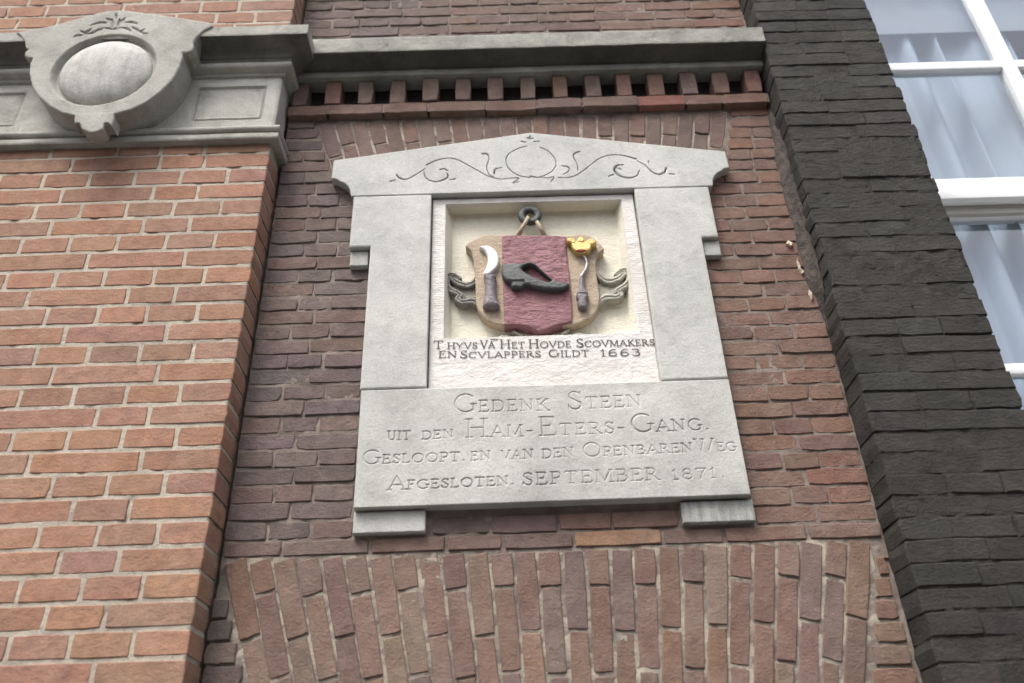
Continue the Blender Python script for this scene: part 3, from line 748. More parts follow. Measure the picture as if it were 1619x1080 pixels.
# ================================================================ MEMORIAL TABLET
P_F = -.028
tab = empty('memorial_tablet', 'pale grey stone frame with carved gable and engraved four-line inscription slab', 'memorial plaque', (.083, 0, 2.115))
PS = [([(-0.1856,3.0677),(-0.1626,3.0813),(-0.134,3.0889),(-0.1088,3.0831),(-0.0801,3.0628),(-0.0518,3.0403),(-0.0272,3.0228),(0.0009,3.0133),(0.0222,3.0153)],[0.0049, 0.003, 0.0023, 0.0023, 0.0023]),
([(-0.1889,3.055),(-0.2149,3.0337),(-0.2357,3.0213),(-0.2536,3.0267),(-0.2612,3.0387)],[0.0024, 0.003, 0.0042, 0.0024]),
([(-0.2761,3.0163),(-0.2632,3.02)],[0.0036, 0.0023]),
([(-0.1921,3.0432),(-0.1864,3.0241),(-0.1684,3.0118),(-0.1473,3.0133),(-0.1315,3.0244),(-0.1335,3.0372)],[0.0023, 0.0024, 0.0036, 0.0049, 0.0024]),
([(-0.1514,3.0502),(-0.1407,3.0531),(-0.1307,3.0447)],[0.0042, 0.003, 0.0023]),
([(-0.1262,3.0162),(-0.1114,3.0176)],[0.0023, 0.0024]),
([(-0.044,3.101),(-0.0314,3.0996),(-0.0269,3.0824),(-0.0331,3.0562),(-0.0288,3.0323),(-0.0166,3.0215)],[0.0049, 0.0024, 0.0024, 0.0023]),
([(-0.0146,3.0327),(-0.0118,3.0468),(0.0047,3.0519)],[0.0049, 0.0042, 0.0024]),
([(0.0724,3.1241),(0.0504,3.116),(0.0245,3.0974),(0.0166,3.0735),(0.0248,3.0445),(0.0472,3.0238),(0.0752,3.0152)],[0.0024, 0.0024, 0.0023, 0.0023, 0.0024]),
([(0.0585,3.1405),(0.0693,3.1371)],[0.0036, 0.0036]),
([(0.0728,3.1519),(0.0888,3.1503)],[0.0036, 0.0036]),
([(0.0811,3.1586),(0.0806,3.1456)],[0.003, 0.003]),
([(0.0912,3.1382),(0.104,3.1387)],[0.0036, 0.0036]),
([(0.0222,3.0153),(0.0469,3.0144),(0.0323,2.9995),(0.0464,3.0023)],[0.0023, 0.0024, 0.0024, 0.0023]),
([(0.0753,3.0189),(0.0894,3.0175)],[0.003, 0.003]),
([(0.1045,3.1189),(0.1254,3.1033),(0.1403,3.0784),(0.1425,3.0543),(0.1287,3.031),(0.0996,3.0157),(0.0785,3.0179)],[0.0023, 0.0023, 0.0023, 0.0024, 0.0024]),
([(0.1454,3.0125),(0.1772,3.0127),(0.1992,3.0237),(0.2297,3.051),(0.2529,3.0717),(0.2828,3.0837),(0.315,3.0815),(0.3477,3.0681)],[0.0023, 0.0024, 0.0024, 0.0024, 0.003, 0.0049]),
([(0.2065,3.0993),(0.1934,3.0934),(0.1889,3.0804),(0.1963,3.057),(0.1971,3.0341)],[0.0042, 0.0036, 0.0024, 0.0023]),
([(0.1583,3.0508),(0.1725,3.0484),(0.1744,3.034),(0.1594,3.0228)],[0.0042, 0.0036, 0.003, 0.0023]),
([(0.3524,3.0297),(0.3433,3.0111),(0.3214,3.0049),(0.2994,3.0142),(0.2896,3.0344),(0.2973,3.0475),(0.3136,3.0497)],[0.0024, 0.0036, 0.0049, 0.0073, 0.0061, 0.003]),
([(0.3505,3.0608),(0.3685,3.0457),(0.3805,3.0262),(0.3967,3.0138),(0.4134,3.0193),(0.4206,3.0342)],[0.0023, 0.0024, 0.0036, 0.0061, 0.0042]),
([(0.4269,3.0141),(0.4391,3.0122)],[0.0036, 0.0023]),
([(0.2726,3.0115),(0.2856,3.018)],[0.0024, 0.0036]),
([(0.379,3.0597),(0.378,3.0511)],[0.0024, 0.0024]),
([(0.2965,3.0389),(0.3066,3.0338)],[0.0024, 0.0024]),
([(0.0996,3.0157),(0.1171,3.0117),(0.1349,3.0143),(0.1269,2.9983)],[0.0024, 0.0024, 0.0023]),
([(0.0909,3.1392),(0.101,3.1379)],[0.003, 0.003])]
def ped_h(xs, zs, X, Z, d):
    return groove(xs, zs, [(smooth_line(p_), w_) for p_, w_ in PS], .012)+.0009*fbm(X, Z, 9, 3, 3)
pedo = [(-.425, 3.032), (-.4235, 3.093), (.083, 3.171), (.5785, 3.086), (.5800, 3.030), (.565, 3.027)]+[(.577-.046*math.cos(a)*1-.0, 2.978+.046*math.sin(a)*1.0) for a in np.linspace(1.2, 0.05, 8)]+[(.528, 2.9705), (-.370, 2.9705)]+[(-.419+.046*math.cos(a), 2.978+.046*math.sin(a)) for a in np.linspace(.05, 1.2, 8)]+[(-.411, 3.029)]
relief('gable', M['stone'], .02, P_F, .0025, .0016, loops=[pedo], parent=tab, hfun=ped_h, rough=.0003, rf=80)
def jamb(x_in, x_out, xl, s, name='jamb', seed=0):
    zt = 2.9695; zb_ = 2.4285
    lp = [(x_in, zb_), (x_in, zt), (xl, zt), (xl, 2.812), (x_out, 2.812), (x_out, zb_)]
    return relief(name, M['stone'], .02, P_F, .0022, .003, loops=[lp], parent=tab, rough=.0006, rf=35, seed=seed, hfun=lambda xs, zs, X, Z, d: .001*fbm(X, Z, 8, 2, seed))
jamb(-.1715, -.3135, -.3640, 1, seed=5); jamb(.3330, .4770, .5170, -1, seed=8)
for xa, xb in ((-.3625, -.3195), (.4805, .5205)):
    relief('lug', M['stone_foot'], .03, -.015, .0022, .002, loops=[[(xa, 2.766), (xb, 2.766), (xb, 2.8095), (xa, 2.8095)]], parent=tab, rough=.0006, rf=60)
for xa, xb in ((-.3105, -.1680), (.3395, .4835)):
    relief('foot', M['stone_foot' if xa < 0 else 'stone_s2'], .03, -.015, .0022, .002, loops=[[(xa, 2.1165), (xb, 2.1165), (xb, 2.1605), (xa, 2.1605)]], parent=tab, rough=.0007, rf=60)

# ---- lettering: strokes of a hand-cut roman alphabet
def A_(cx, cz, rx, rz, a0, a1, n=14): return arc_pts(cx, cz, rx, rz, a0, a1, n)
TK, TN = .125, .062
def ser(x, z, w=.26): return ([(x-w/2, z), (x+w/2, z)], TN)
GLY = {
 'A': (.86, [([(.06, 0), (.42, 1)], TN), ([(.42, 1), (.80, 0)], TK), ([(.18, .34), (.67, .34)], TN), ser(.06, 0, .2), ser(.80, 0, .2)]),
 'B': (.68, [([(.14, 0), (.14, 1)], TK), ([(.14, 1), (.34, 1)]+A_(.34, .77, .2, .23, 85, -90)+[(.14, .53)], TN*1.3), ([(.34, .53)]+A_(.36, .27, .25, .26, 85, -90)+[(.05, 0)], TN*1.4), ser(.14, 1, .2)]),
 'C': (.84, [(A_(.48, .5, .42, .5, 48, 312, 22), [TN, TK, TK, TN]), ([(.76, .72), (.77, .96)], TN)]),
 'D': (.84, [([(.14, 0), (.14, 1)], TK), ([(.04, 1), (.34, 1)]+A_(.34, .5, .44, .5, 85, -85, 16)+[(.04, 0)], [TN, TN, TK, TK, TN, TN])]),
 'E': (.66, [([(.14, 0), (.14, 1)], TK), ([(.04, 1), (.56, 1), (.57, .88)], TN), ([(.14, .52), (.44, .52)], TN), ([(.44, .60), (.44, .44)], TN), ([(.04, 0), (.60, 0), (.62, .14)], TN)]),
 'F': (.62, [([(.14, 0), (.14, 1)], TK), ([(.04, 1), (.56, 1), (.57, .88)], TN), ([(.14, .52), (.42, .52)], TN), ser(.14, 0)]),
 'G': (.92, [(A_(.48, .5, .42, .5, 48, 320, 22), [TN, TK, TK, TN]), ([(.80, .44), (.80, .08)], TK), ser(.80, .44, .24)]),
 'H': (.90, [([(.16, 0), (.16, 1)], TK), ([(.74, 0), (.74, 1)], TK), ([(.16, .52), (.74, .52)], TN), ser(.16, 0), ser(.16, 1), ser(.74, 0), ser(.74, 1)]),
 'I': (.34, [([(.17, 0), (.17, 1)], TK), ser(.17, 0), ser(.17, 1)]),
 'K': (.80, [([(.16, 0), (.16, 1)], TK), ([(.66, 1), (.16, .42)], TN), ([(.30, .56), (.74, 0)], TK), ser(.16, 0), ser(.16, 1), ser(.66, 1, .2), ser(.74, 0, .18)]),
 'L': (.62, [([(.15, 0), (.15, 1)], TK), ([(.04, 0), (.56, 0), (.58, .16)], TN), ser(.15, 1)]),
 'M': (1.04, [([(.12, 0), (.16, 1)], TN), ([(.16, 1), (.52, .08)], TK), ([(.52, .08), (.88, 1)], TN), ([(.88, 1), (.92, 0)], TK), ser(.12, 0, .2), ser(.92, 0, .22), ser(.14, 1, .18), ser(.90, 1, .18)]),
 'N': (.90, [([(.15, 0), (.15, 1)], TN), ([(.15, 1), (.75, 0)], TK), ([(.75, 0), (.75, 1)], TN), ser(.15, 0, .2), ser(.10, 1, .2), ser(.75, 1, .2)]),
 'O': (.96, [(A_(.48, .5, .42, .5, 90, 450, 28), [TN, TK, TN, TK, TN])]),
 'P': (.66, [([(.15, 0), (.15, 1)], TK), ([(.04, 1), (.32, 1)]+A_(.34, .74, .25, .26, 85, -90)+[(.15, .48)], [TN, TN, TK, TN]), ser(.15, 0)]),
 'R': (.78, [([(.15, 0), (.15, 1)], TK), ([(.04, 1), (.32, 1)]+A_(.34, .75, .23, .25, 85, -90)+[(.15, .50)], [TN, TN, TK, TN]), ([(.34, .50), (.72, 0)], TK), ser(.15, 0), ser(.74, 0, .14)]),
 'S': (.62, [([(.52, .84)]+A_(.31, .76, .20, .24, 40, 200, 10)+[(.24, .58), (.40, .44)]+A_(.32, .25, .23, .25, 30, -150, 10)+[(.08, .20)], [TN, TN, TK, TK, TN]), ([(.53, .80), (.54, .98)], TN), ([(.07, .24), (.06, .02)], TN)]),
 'T': (.78, [([(.39, 0), (.39, 1)], TK), ([(.06, .86), (.07, 1), (.71, 1), (.72, .86)], TN), ser(.39, 0)]),
 'U': (.88, [([(.15, 1), (.15, .36)]+A_(.43, .32, .28, .32, 180, 360, 12)+[(.71, 1)], [TK, TK, TN, TN]), ser(.15, 1), ser(.71, 1, .2)]),
 'V': (.86, [([(.07, 1), (.43, 0)], TK), ([(.43, 0), (.79, 1)], TN), ser(.07, 1, .2), ser(.79, 1, .2)]),
 'W': (1.25, [([(.07, 1), (.36, 0)], TK), ([(.36, 0), (.60, 1)], TN), ([(.50, 1), (.82, 0)], TK), ([(.82, 0), (1.14, 1)], TN), ser(.07, 1, .2), ser(.52, 1, .2), ser(1.14, 1, .2)]),
 'Y': (.84, [([(.07, 1), (.42, .48)], TK), ([(.76, 1), (.42, .48), (.34, 0)], TN*1.4), ser(.07, 1, .2), ser(.76, 1, .2)]),
 '.': (.34, [([(.14, .06), (.17, .06)], .16)]), '-': (.50, [([(.08, .46), (.40, .46)], .10)]),
 '1': (.40, [([(.20, 0), (.20, 1)], TK), ([(.06, .82), (.20, 1)], TN), ser(.20, 0, .24)]),
 '3': (.62, [(A_(.28, .76, .22, .24, 150, -90, 12)+A_(.30, .27, .25, .27, 90, -150, 12), [TN, TK, TN, TK, TN])]),
 '6': (.70, [([(.56, .92)]+A_(.46, .42, .36, .56, 85, 180, 8)+A_(.34, .28, .25, .28, 180, 540, 20), [TN, TK, TK, TN, TK])]),
 '7': (.62, [([(.06, .88), (.07, 1), (.56, 1)], TN*1.2), ([(.56, 1), (.34, .5), (.24, 0)], [TN, TK, TK])]),
 '8': (.62, [(A_(.31, .75, .20, .25, -90, 270, 18), [TN, TK, TN, TK]), (A_(.31, .26, .25, .26, 90, 450, 18), [TN, TK, TN, TK])]),
}
def lay(word, x0, z0, x1, z1, big, small, first=True, gap=.14, wk=1.0):
    """strokes in metres for one word: from (x0,z0) to (x1,z1) along its baseline"""
    hs_ = [(big if (i == 0 and first) else small) for i in range(len(word))]
    tot = sum(GLY[c][0]*h for c, h in zip(word, hs_))+gap*small*(len(word)-1)
    k = (x1-x0)/tot; x = 0; out = []
    gapm = gap*small*k
    for c, h in zip(word, hs_):
        w, st = GLY[c]
        for pts, tw in st:
            q = [(x0+x+u*h*k, z0+(z1-z0)*(x/(x1-x0))+v*h) for u, v in pts]
            tw2 = [t*h*wk for t in tw] if isinstance(tw, list) else tw*h*wk
            out.append((q, tw2))
        x += w*h*k+gapm
    return out
ENG = [('GEDENK',-0.1127,2.3669,0.0885,2.3643,0.0414,0.0265,True),
('STEEN',0.1263,2.3654,0.2848,2.3678,0.0414,0.0265,True),
('UIT',-0.2492,2.3079,-0.2014,2.3071,0.0198,0.0198,False),
('DEN',-0.1781,2.3069,-0.1123,2.3089,0.0184,0.0184,False),
('HAM-',-0.0891,2.3081,0.0531,2.3069,0.0414,0.0250,True),
('ETERS-',0.0635,2.3077,0.2443,2.3072,0.0414,0.0250,True),
('GANG.',0.2561,2.3085,0.4197,2.3086,0.0406,0.0250,True),
('GESLOOPT.',-0.2982,2.2557,-0.0866,2.2567,0.0303,0.0192,True),
('EN',-0.0776,2.2564,-0.0356,2.2577,0.0192,0.0192,False),
('VAN',-0.0153,2.2565,0.0510,2.2575,0.0192,0.0192,False),
('DEN',0.0688,2.2569,0.1335,2.2597,0.0193,0.0193,False),
('OPENBAREN',0.1512,2.2569,0.3777,2.2608,0.0304,0.0193,True),
('WEG',0.3815,2.2601,0.4671,2.2594,0.0277,0.0188,True),
('AFGESLOTEN.',-0.2432,2.1990,0.0110,2.2018,0.0292,0.0185,True),
('SEPTEMBER',0.0259,2.2003,0.3015,2.2027,0.0253,0.0253,False),
('1871.',0.3273,2.2018,0.4360,2.2027,0.0213,0.0213,False)]
eng = []
for a in ENG: eng += lay(*a)
fade = {}
def slab_h(xs, zs, X, Z, d):
    f = np.clip(.70+.9*fbm(X, Z, 16, 3, 77), .55, 1.0)
    e = [(p_, [max(w*1.1, .0038) for w in (w_ if isinstance(w_, list) else [w_])]*1 if isinstance(w_, list) else max(w_*1.1, .0038)) for p_, w_ in eng]
    return groove(xs, zs, e, .0036)*f+.0008*fbm(X, Z, 9, 3, 13)
relief('inscription_slab', M['stone_sign'], .02, P_F-.001, .0022, .0011, loops=[[(-.309, 2.1635), (.4785, 2.1655), (.4775, 2.4260), (-.3105, 2.4260)]], parent=tab, hfun=slab_h, rough=.00028, rf=90)

# ================================================================ GABLE STONE (painted relief)
gs = empty('gable_stone', 'painted relief stone with pink shield, shoe, knife and crowned awl set in the grey tablet', 'gable stone', (.083, 0, 2.43))
YR, YP = -.013, .024
ix0, ix1, iz0, iz1 = -.137, .300, 2.560, 2.949
def gable_h(xs, zs, X, Z, d):
    wob = .0022*fbm(X, Z, 12, 2, 4)
    m = np.minimum(np.minimum((X-ix0)/.013, (ix1-X)/.013), np.minimum((Z-iz0)/.003, (iz1-Z)/.003))+wob*60
    rec = -(YP-YR)*np.clip(m, 0, 1)
    # comb tooling on the rim
    rimL = (X < ix0) | (X > ix1); comb = .00022*np.sin(Z*2*math.pi/.0062)*rimL
    low = Z < iz0
    return rec+comb*(~low)+np.where(low, .0010, .0006)*fbm(X, Z, 22, 3, 6)*np.where((Z > 2.495) & (Z < iz0), .25, 1.6)
stone = relief('relief_panel', M['gable'], .045, YR, .003, .0018, loops=[[(-.1695, 2.4275), (.3345, 2.4275), (.3300, 2.9655), (-.1695, 2.9655)]], parent=gs, hfun=gable_h)
me = stone.data; n = len(me.vertices); co = np.empty(n*3, dtype=np.float32); me.vertices.foreach_get('co', co); co = co.reshape(-1, 3)
zone = (((co[:, 0] < ix0+.002) | (co[:, 0] > ix1-.002) | (co[:, 2] < iz0+.001) | (co[:, 2] > iz1-.001))).astype(np.float32)
at = me.attributes.new('zone', 'FLOAT', 'POINT'); at.data.foreach_set('value', zone)

def noisy(a, f=40, s=0): return lambda xs, zs, X, Z, d: a*fbm(X, Z, f, 3, s)
YS = -.004
SH = [(-0.0885,2.8238),(-0.0839,2.8333),(-0.0739,2.8397),(-0.0561,2.8497),(-0.0391,2.8578),(-0.0083,2.8557),(0.1024,2.8497),(0.154,2.8468),(0.1887,2.8494),(0.2114,2.8447),(0.2296,2.8295),(0.2447,2.8074),(0.242,2.7984),(0.2297,2.7874),(0.2223,2.7708),(0.2204,2.7393),(0.222,2.7045),(0.2228,2.6705),(0.2191,2.6442),(0.2083,2.6202),(0.1911,2.6036),(0.154,2.5896),(0.1182,2.5909),(0.0778,2.5889),(0.0464,2.5934),(-0.001,2.5951),(-0.0168,2.5982),(-0.0375,2.6083),(-0.0546,2.6279),(-0.0638,2.656),(-0.065,2.6969),(-0.0669,2.7405),(-0.0693,2.7814),(-0.074,2.8052),(-0.0808,2.8159)]
sh = relief('shield', M['ochre'], YP+.008, YS, .004, .0016, loops=[smooth_loop(SH, 3)], parent=stone, hfun=lambda xs, zs, X, Z, d: .0016*fbm(X, Z, 25, 3, 8)-.0022*np.clip((.007-d)/.004, 0, 1)*0)
PK = [(0.0006,2.8485),(0.0388,2.8489),(0.0749,2.8451),(0.1112,2.8456),(0.1552,2.8415),(0.1535,2.8083),(0.1546,2.7697),(0.1562,2.7231),(0.157,2.6722),(0.1559,2.6281),(0.1537,2.599),(0.1431,2.5927),(0.1247,2.5883),(0.1087,2.5835),(0.0925,2.5767),(0.0766,2.5727),(0.0656,2.5789),(0.0547,2.586),(0.0346,2.5915),(0.0166,2.594),(-0.0004,2.5919),(-0.0007,2.6228),(-0.0012,2.6779),(-0.0014,2.7346),(-0.0012,2.7931)]
relief('shield_field', M['pink'], YP+.008, -.0095, .003, .0014, loops=[PK], parent=stone, hfun=lambda xs, zs, X, Z, d: .0022*fbm(X, Z*1.5, 55, 4, 12)-.0012*fbm(X*.6, Z*2, 90, 2, 2))
KB = [(-0.0555,2.8114),(-0.0436,2.816),(-0.0293,2.8128),(-0.0164,2.801),(-0.0101,2.7844),(-0.0092,2.7682),(-0.0134,2.7509),(-0.0235,2.7383),(-0.0353,2.7292),(-0.0465,2.7325),(-0.0397,2.749),(-0.0352,2.7692),(-0.0368,2.7884),(-0.0449,2.8035)]
relief('knife_blade', M['white'], YS+.003, -.0165, .006, .0011, loops=[smooth_loop(KB, 4)], parent=stone)
KH = [(-0.0449,2.7277),(-0.0317,2.7289),(-0.017,2.7267),(-0.0176,2.7074),(-0.0166,2.6765),(-0.0139,2.6542),(-0.0096,2.6431),(-0.0139,2.6351),(-0.0287,2.6335),(-0.0456,2.6376),(-0.0487,2.6459),(-0.0453,2.6664),(-0.0436,2.6886),(-0.0443,2.7083)]
relief('knife_handle', M['handle'], YS+.003, -.025, .015, .0011, loops=[smooth_loop(KH, 3)], parent=stone, hfun=noisy(.0014, 60, 3))
SO = [(-0.0019,2.7526),(0.0075,2.7528),(0.0239,2.7551),(0.0426,2.753),(0.0568,2.7566),(0.0721,2.756),(0.0855,2.7422),(0.0997,2.7239),(0.1151,2.7074),(0.1309,2.7),(0.1457,2.6964),(0.1535,2.6919),(0.1495,2.6831),(0.134,2.6758),(0.1088,2.6756),(0.0791,2.6806),(0.0587,2.6886),(0.0484,2.6889),(0.0448,2.684),(0.0195,2.6858),(0.0164,2.6985),(0.0073,2.7036),(-0.0009,2.7161),(-0.0035,2.7339)]
SI = [(0.0455,2.735),(0.0528,2.7434),(0.0658,2.7475),(0.0784,2.7401),(0.0917,2.7253),(0.1116,2.7064),(0.1066,2.6992),(0.0951,2.7013),(0.0781,2.7093),(0.0601,2.7207)]
relief('shoe', M['shoe'], -.006, -.0275, .009, .0011, loops=[smooth_loop(SO, 3), smooth_loop(SI, 3)], parent=stone, hfun=lambda xs, zs, X, Z, d: .0012*fbm(X, Z, 45, 3, 5)-.004*np.clip((X-.075)/.07, 0, 1)-.003*np.clip((2.705-Z)/.004, 0, 1)*(X < .05)*(X > .010))
CR = [(0.1652,2.8145),(0.1746,2.8163),(0.1895,2.8184),(0.2041,2.8157),(0.2143,2.8117),(0.2159,2.8047),(0.2123,2.797),(0.2093,2.7884),(0.1973,2.7823),(0.1848,2.7817),(0.1736,2.7866),(0.1673,2.7954),(0.1654,2.8053)]
cr = relief('crown', M['gold'], YS+.003, -.0225, .006, .0009, loops=[smooth_loop(CR, 3)], parent=stone, rough=.0008, rf=120)
for g_ in ([(0.1557,2.8234),(0.1616,2.8263),(0.17,2.826),(0.1769,2.8189),(0.1767,2.8093),(0.1702,2.8069),(0.1626,2.8104),(0.1564,2.8148)],
           [(0.1789,2.8172),(0.183,2.8266),(0.1893,2.8301),(0.1965,2.8272),(0.1998,2.817),(0.1986,2.8101),(0.1888,2.8089),(0.1795,2.8108)],
           [(0.2006,2.8143),(0.2079,2.8209),(0.2185,2.8213),(0.2263,2.8112),(0.2195,2.803),(0.2104,2.8018),(0.2017,2.8063)]):
    relief('crown_leaf', M['gold'], YS+.003, -.0240, .007, .0009, loops=[smooth_loop(g_, 3)], parent=stone, rough=.0014, rf=110)
CL_ = [(0.176,2.7871),(0.1808,2.7904),(0.1872,2.7912),(0.1944,2.7899),(0.1998,2.7865),(0.1939,2.7836),(0.1865,2.7826),(0.1799,2.7839)]
relief('crown_lining', M['red'], -.012, -.0243, .003, .001, loops=[smooth_loop(CL_, 3)], parent=stone)
AW = [(0.1899,2.7861),(0.1954,2.7758),(0.1987,2.764),(0.1981,2.7511),(0.1938,2.7372),(0.1867,2.726),(0.1824,2.7181)]
relief('awl_spike', M['silver'], YS+.003, -.016, .005, .0008, strokes=[(smooth_line(AW), [.0028, .0045, .0055, .0055, .0065])], parent=stone)
AH = [(0.1788,2.7139),(0.1892,2.7135),(0.1875,2.6906),(0.1909,2.6769),(0.1953,2.6705),(0.1952,2.6583),(0.1908,2.6487),(0.1907,2.6318),(0.1824,2.6254),(0.1706,2.6289),(0.1693,2.6422),(0.1707,2.6507),(0.1669,2.6593),(0.1686,2.6715),(0.1731,2.6837),(0.1766,2.6984)]
relief('awl_handle', M['handle'], YS+.003, -.020, .009, .0010, loops=[smooth_loop(AH, 3)], parent=stone, hfun=lambda xs, zs, X, Z, d: groove(xs, zs, [([(0.1674,2.6666),(0.1957,2.6656)], .004)], .003))
# side scrolls
SCW = [([(0.2247,2.7365),(0.2359,2.7208),(0.252,2.7146),(0.2712,2.7208),(0.2851,2.7343),(0.2795,2.7409),(0.2684,2.7349)],[0.016, 0.019, 0.018, 0.015, 0.01]),
([(0.2798,2.7448),(0.2925,2.7456),(0.2996,2.7338),(0.2991,2.7185),(0.2903,2.7037),(0.2747,2.6929),(0.2659,2.687)],[0.011, 0.017, 0.016, 0.014]),
([(0.2659,2.687),(0.2731,2.6768),(0.264,2.6672),(0.2517,2.6676),(0.2395,2.6686),(0.2287,2.6623),(0.2208,2.654)],[0.014, 0.018, 0.02, 0.014]),
([(0.2605,2.6847),(0.2568,2.6774)],0.011),
([(0.2242,2.6935),(0.2419,2.6954),(0.2625,2.6946),(0.2844,2.7064)],[0.04, 0.048, 0.026])]
def mirror(p_): return [(2*.083-x, z) for x, z in p_]
for mm, nm in ((False, 'cream_s'), (True, 'dark_s')):
    top = [(smooth_line(mirror(a) if mm else a), w) for a, w in SCW[:4]]; base = [(smooth_line(mirror(a) if mm else a), w) for a, w in SCW[4:]]
    relief('scroll_web', M['cream_s'], YP+.008, .0125, .004, .0014, strokes=base, parent=stone)
    relief('scroll', M[nm], YP+.008, .0015, .006, .0011, strokes=top, parent=stone, hfun=lambda xs, zs, X, Z, d, top=top: groove(xs, zs, [(a, .004) for a, w in top], .0028)+.0018*fbm(X, Z, 80, 3, 6))
for s_ in (1, -1):
    q = [(.083+s_*.105, 2.566), (.083+s_*.085, 2.572), (.083+s_*.055, 2.566)]
    relief('leaf', M['cream_s'], YP+.008, .006, .004, .0011, strokes=[(smooth_line(q), [.004, .010, .005]), ([(.083+s_*.045, 2.573), (.083+s_*.062, 2.585)], .007)], parent=stone)
# ring and straps
def tube(name, P, rads, mat, parent, n=10, closed=False):
    P = [Vector(q) for q in P]; V = []; F = []; m = len(P)
    for i, q in enumerate(P):
        t = (P[(i+1) % m]-P[i-1]) if closed else (P[min(i+1, m-1)]-P[max(i-1, 0)])
        t.normalize(); a = t.cross(Vector((0, 1, 0))).normalized(); b = t.cross(a); r = rads[i] if hasattr(rads, '__len__') else rads
        for k in range(n):
            u = 2*math.pi*k/n; V.append(q+a*math.cos(u)*r*(1+.06*math.sin(i*3+k))+b*math.sin(u)*r)
    for i in range(m if closed else m-1):
        for k in range(n):
            j = (i+1) % m; F.append((i*n+k, i*n+(k+1) % n, j*n+(k+1) % n, j*n+k))
    if not closed: F.append(tuple(range(n))); F.append(tuple(range((m-1)*n, m*n)))
    o = mesh_obj(name, V, F, mat, parent, True); import bmesh
    bm = bmesh.new(); bm.from_mesh(o.data); bmesh.ops.recalc_face_normals(bm, faces=bm.faces); bm.to_mesh(o.data); bm.free(); return o
RC = [(0.0708,2.913)][0]
tube('hanging_ring', [(RC[0]+.0205*math.cos(a), -.002, RC[1]+.0195*math.sin(a)) for a in np.linspace(0, 2*math.pi, 28, endpoint=False)], .0092, M['iron'], stone, 12, True)
ST = [[(0.0669,2.902),(0.0401,2.8543)], [(0.0862,2.8875),(0.1042,2.8508)]]
for a, b in ST:
    tube('strap', [(a[0], -.012, a[1]), ((a[0]+b[0])/2, -.006, (a[1]+b[1])/2), (b[0], .001, b[1])], [.0046, .0056, .0062], M['rope'], stone, 8)
# painted lettering, thin paint strokes following the stone face
PT = [('T',-0.1602,2.5330,-0.1371,2.5321,0.0193,0.0193),
('HYVS',-0.1294,2.5309,-0.0617,2.5304,0.0158,0.0144),
('VA',-0.0552,2.5298,-0.0233,2.5291,0.0202,0.0173),
('HET',-0.0123,2.5283,0.0438,2.5277,0.0212,0.0150),
('HOVDE',0.0514,2.5269,0.1466,2.5260,0.0216,0.0154),
('SCOVMAKERS',0.1578,2.5256,0.3325,2.5243,0.0212,0.0150),
('EN',-0.1483,2.5095,-0.1073,2.5084,0.0162,0.0148),
('SCVLAPPERS',-0.1006,2.5067,0.0783,2.5036,0.0180,0.0144),
('GILDT',0.0952,2.5029,0.1844,2.5018,0.0175,0.0148),
('1663',0.2094,2.5004,0.2986,2.4988,0.0171,0.0171)]
pts_ = []
for a in PT: pts_ += lay(*a, True, .10, 1.25)
pts_ += [([(-0.032,2.5522),(-0.0171,2.552)], .0028)]
V = []; F = []
for pp, w in pts_:
    pp = np.array(pp, float); ww = np.interp(np.linspace(0, 1, len(pp)), np.linspace(0, 1, len(w)), w) if isinstance(w, list) else np.full(len(pp), w)
    ww = np.maximum(ww, .0018)
    for i in range(len(pp)-1):
        a, b = pp[i], pp[i+1]; d = b-a; L = np.hypot(*d)
        if L < 1e-7: continue
        d = d/L; nn = np.array([-d[1], d[0]]); e = d*ww[i]*.25
        k0 = len(V); q = .0016+.00012*(len(V) % 7)
        for s_ in (a-e+nn*ww[i]/2, a-e-nn*ww[i]/2, b+e-nn*ww[i+1]/2, b+e+nn*ww[i+1]/2): V.append((s_[0], YR-.0003-q*.5, s_[1]))
        F.append((k0, k0+1, k0+2, k0+3))
mesh_obj('painted_inscription', V, F, M['ink'], gs, False)

# ================================================================ mortar fillet beside the black pier
fil = empty('mortar_fillet', 'crumbling dark mortar strip with pale chips in the corner left of the black pier', 'mortar', (.71, 0, 2.6))
def fil_build():
    zs = np.linspace(2.56, 3.30, 150); us = np.linspace(0, 1, 14); V = []
    for z in zs:
        wdt = .020*np.clip((z-2.60)/.10, 0, 1)*np.clip((3.28-z)/.20, .15, 1)+.004+.006*float(fbm(z, 0, 14, 3, 2))
        for u in us:
            x = XI+.003-wdt*(1-u)-.002; y = .004-(.040*u**1.2)*min(1, wdt/.02)
            V.append((x+.003*float(fbm(z, u, 30, 2, 5)), y+.006*float(fbm(z*1., u*.1, 45, 3, 8)), z))
    m = len(us); F = [(j*m+i, j*m+i+1, (j+1)*m+i+1, (j+1)*m+i) for j in range(len(zs)-1) for i in range(m-1)]
    return mesh_obj('fillet_body', V, F, M['fillet'], fil, True)
fil_build()
M['chip'] = simple('pale_mortar_chip', (.44, .37, .28))
for x, z, w_, h_ in ((.692, 2.802, .010, .013), (.701, 2.742, .006, .022), (.704, 2.722, .008, .012), (.711, 2.655, .005, .026)):
    lp = [(x+w_*(.4+.5*rnd.random())*math.cos(a), z+h_*(.4+.5*rnd.random())*math.sin(a)) for a in (0.1, 1.0, 1.9, 3.2, 4.4, 5.3)]
    relief('mortar_chip', M['chip'], .006, -.006, .0012, .0018, loops=[lp], parent=fil, rough=.006, rf=160)

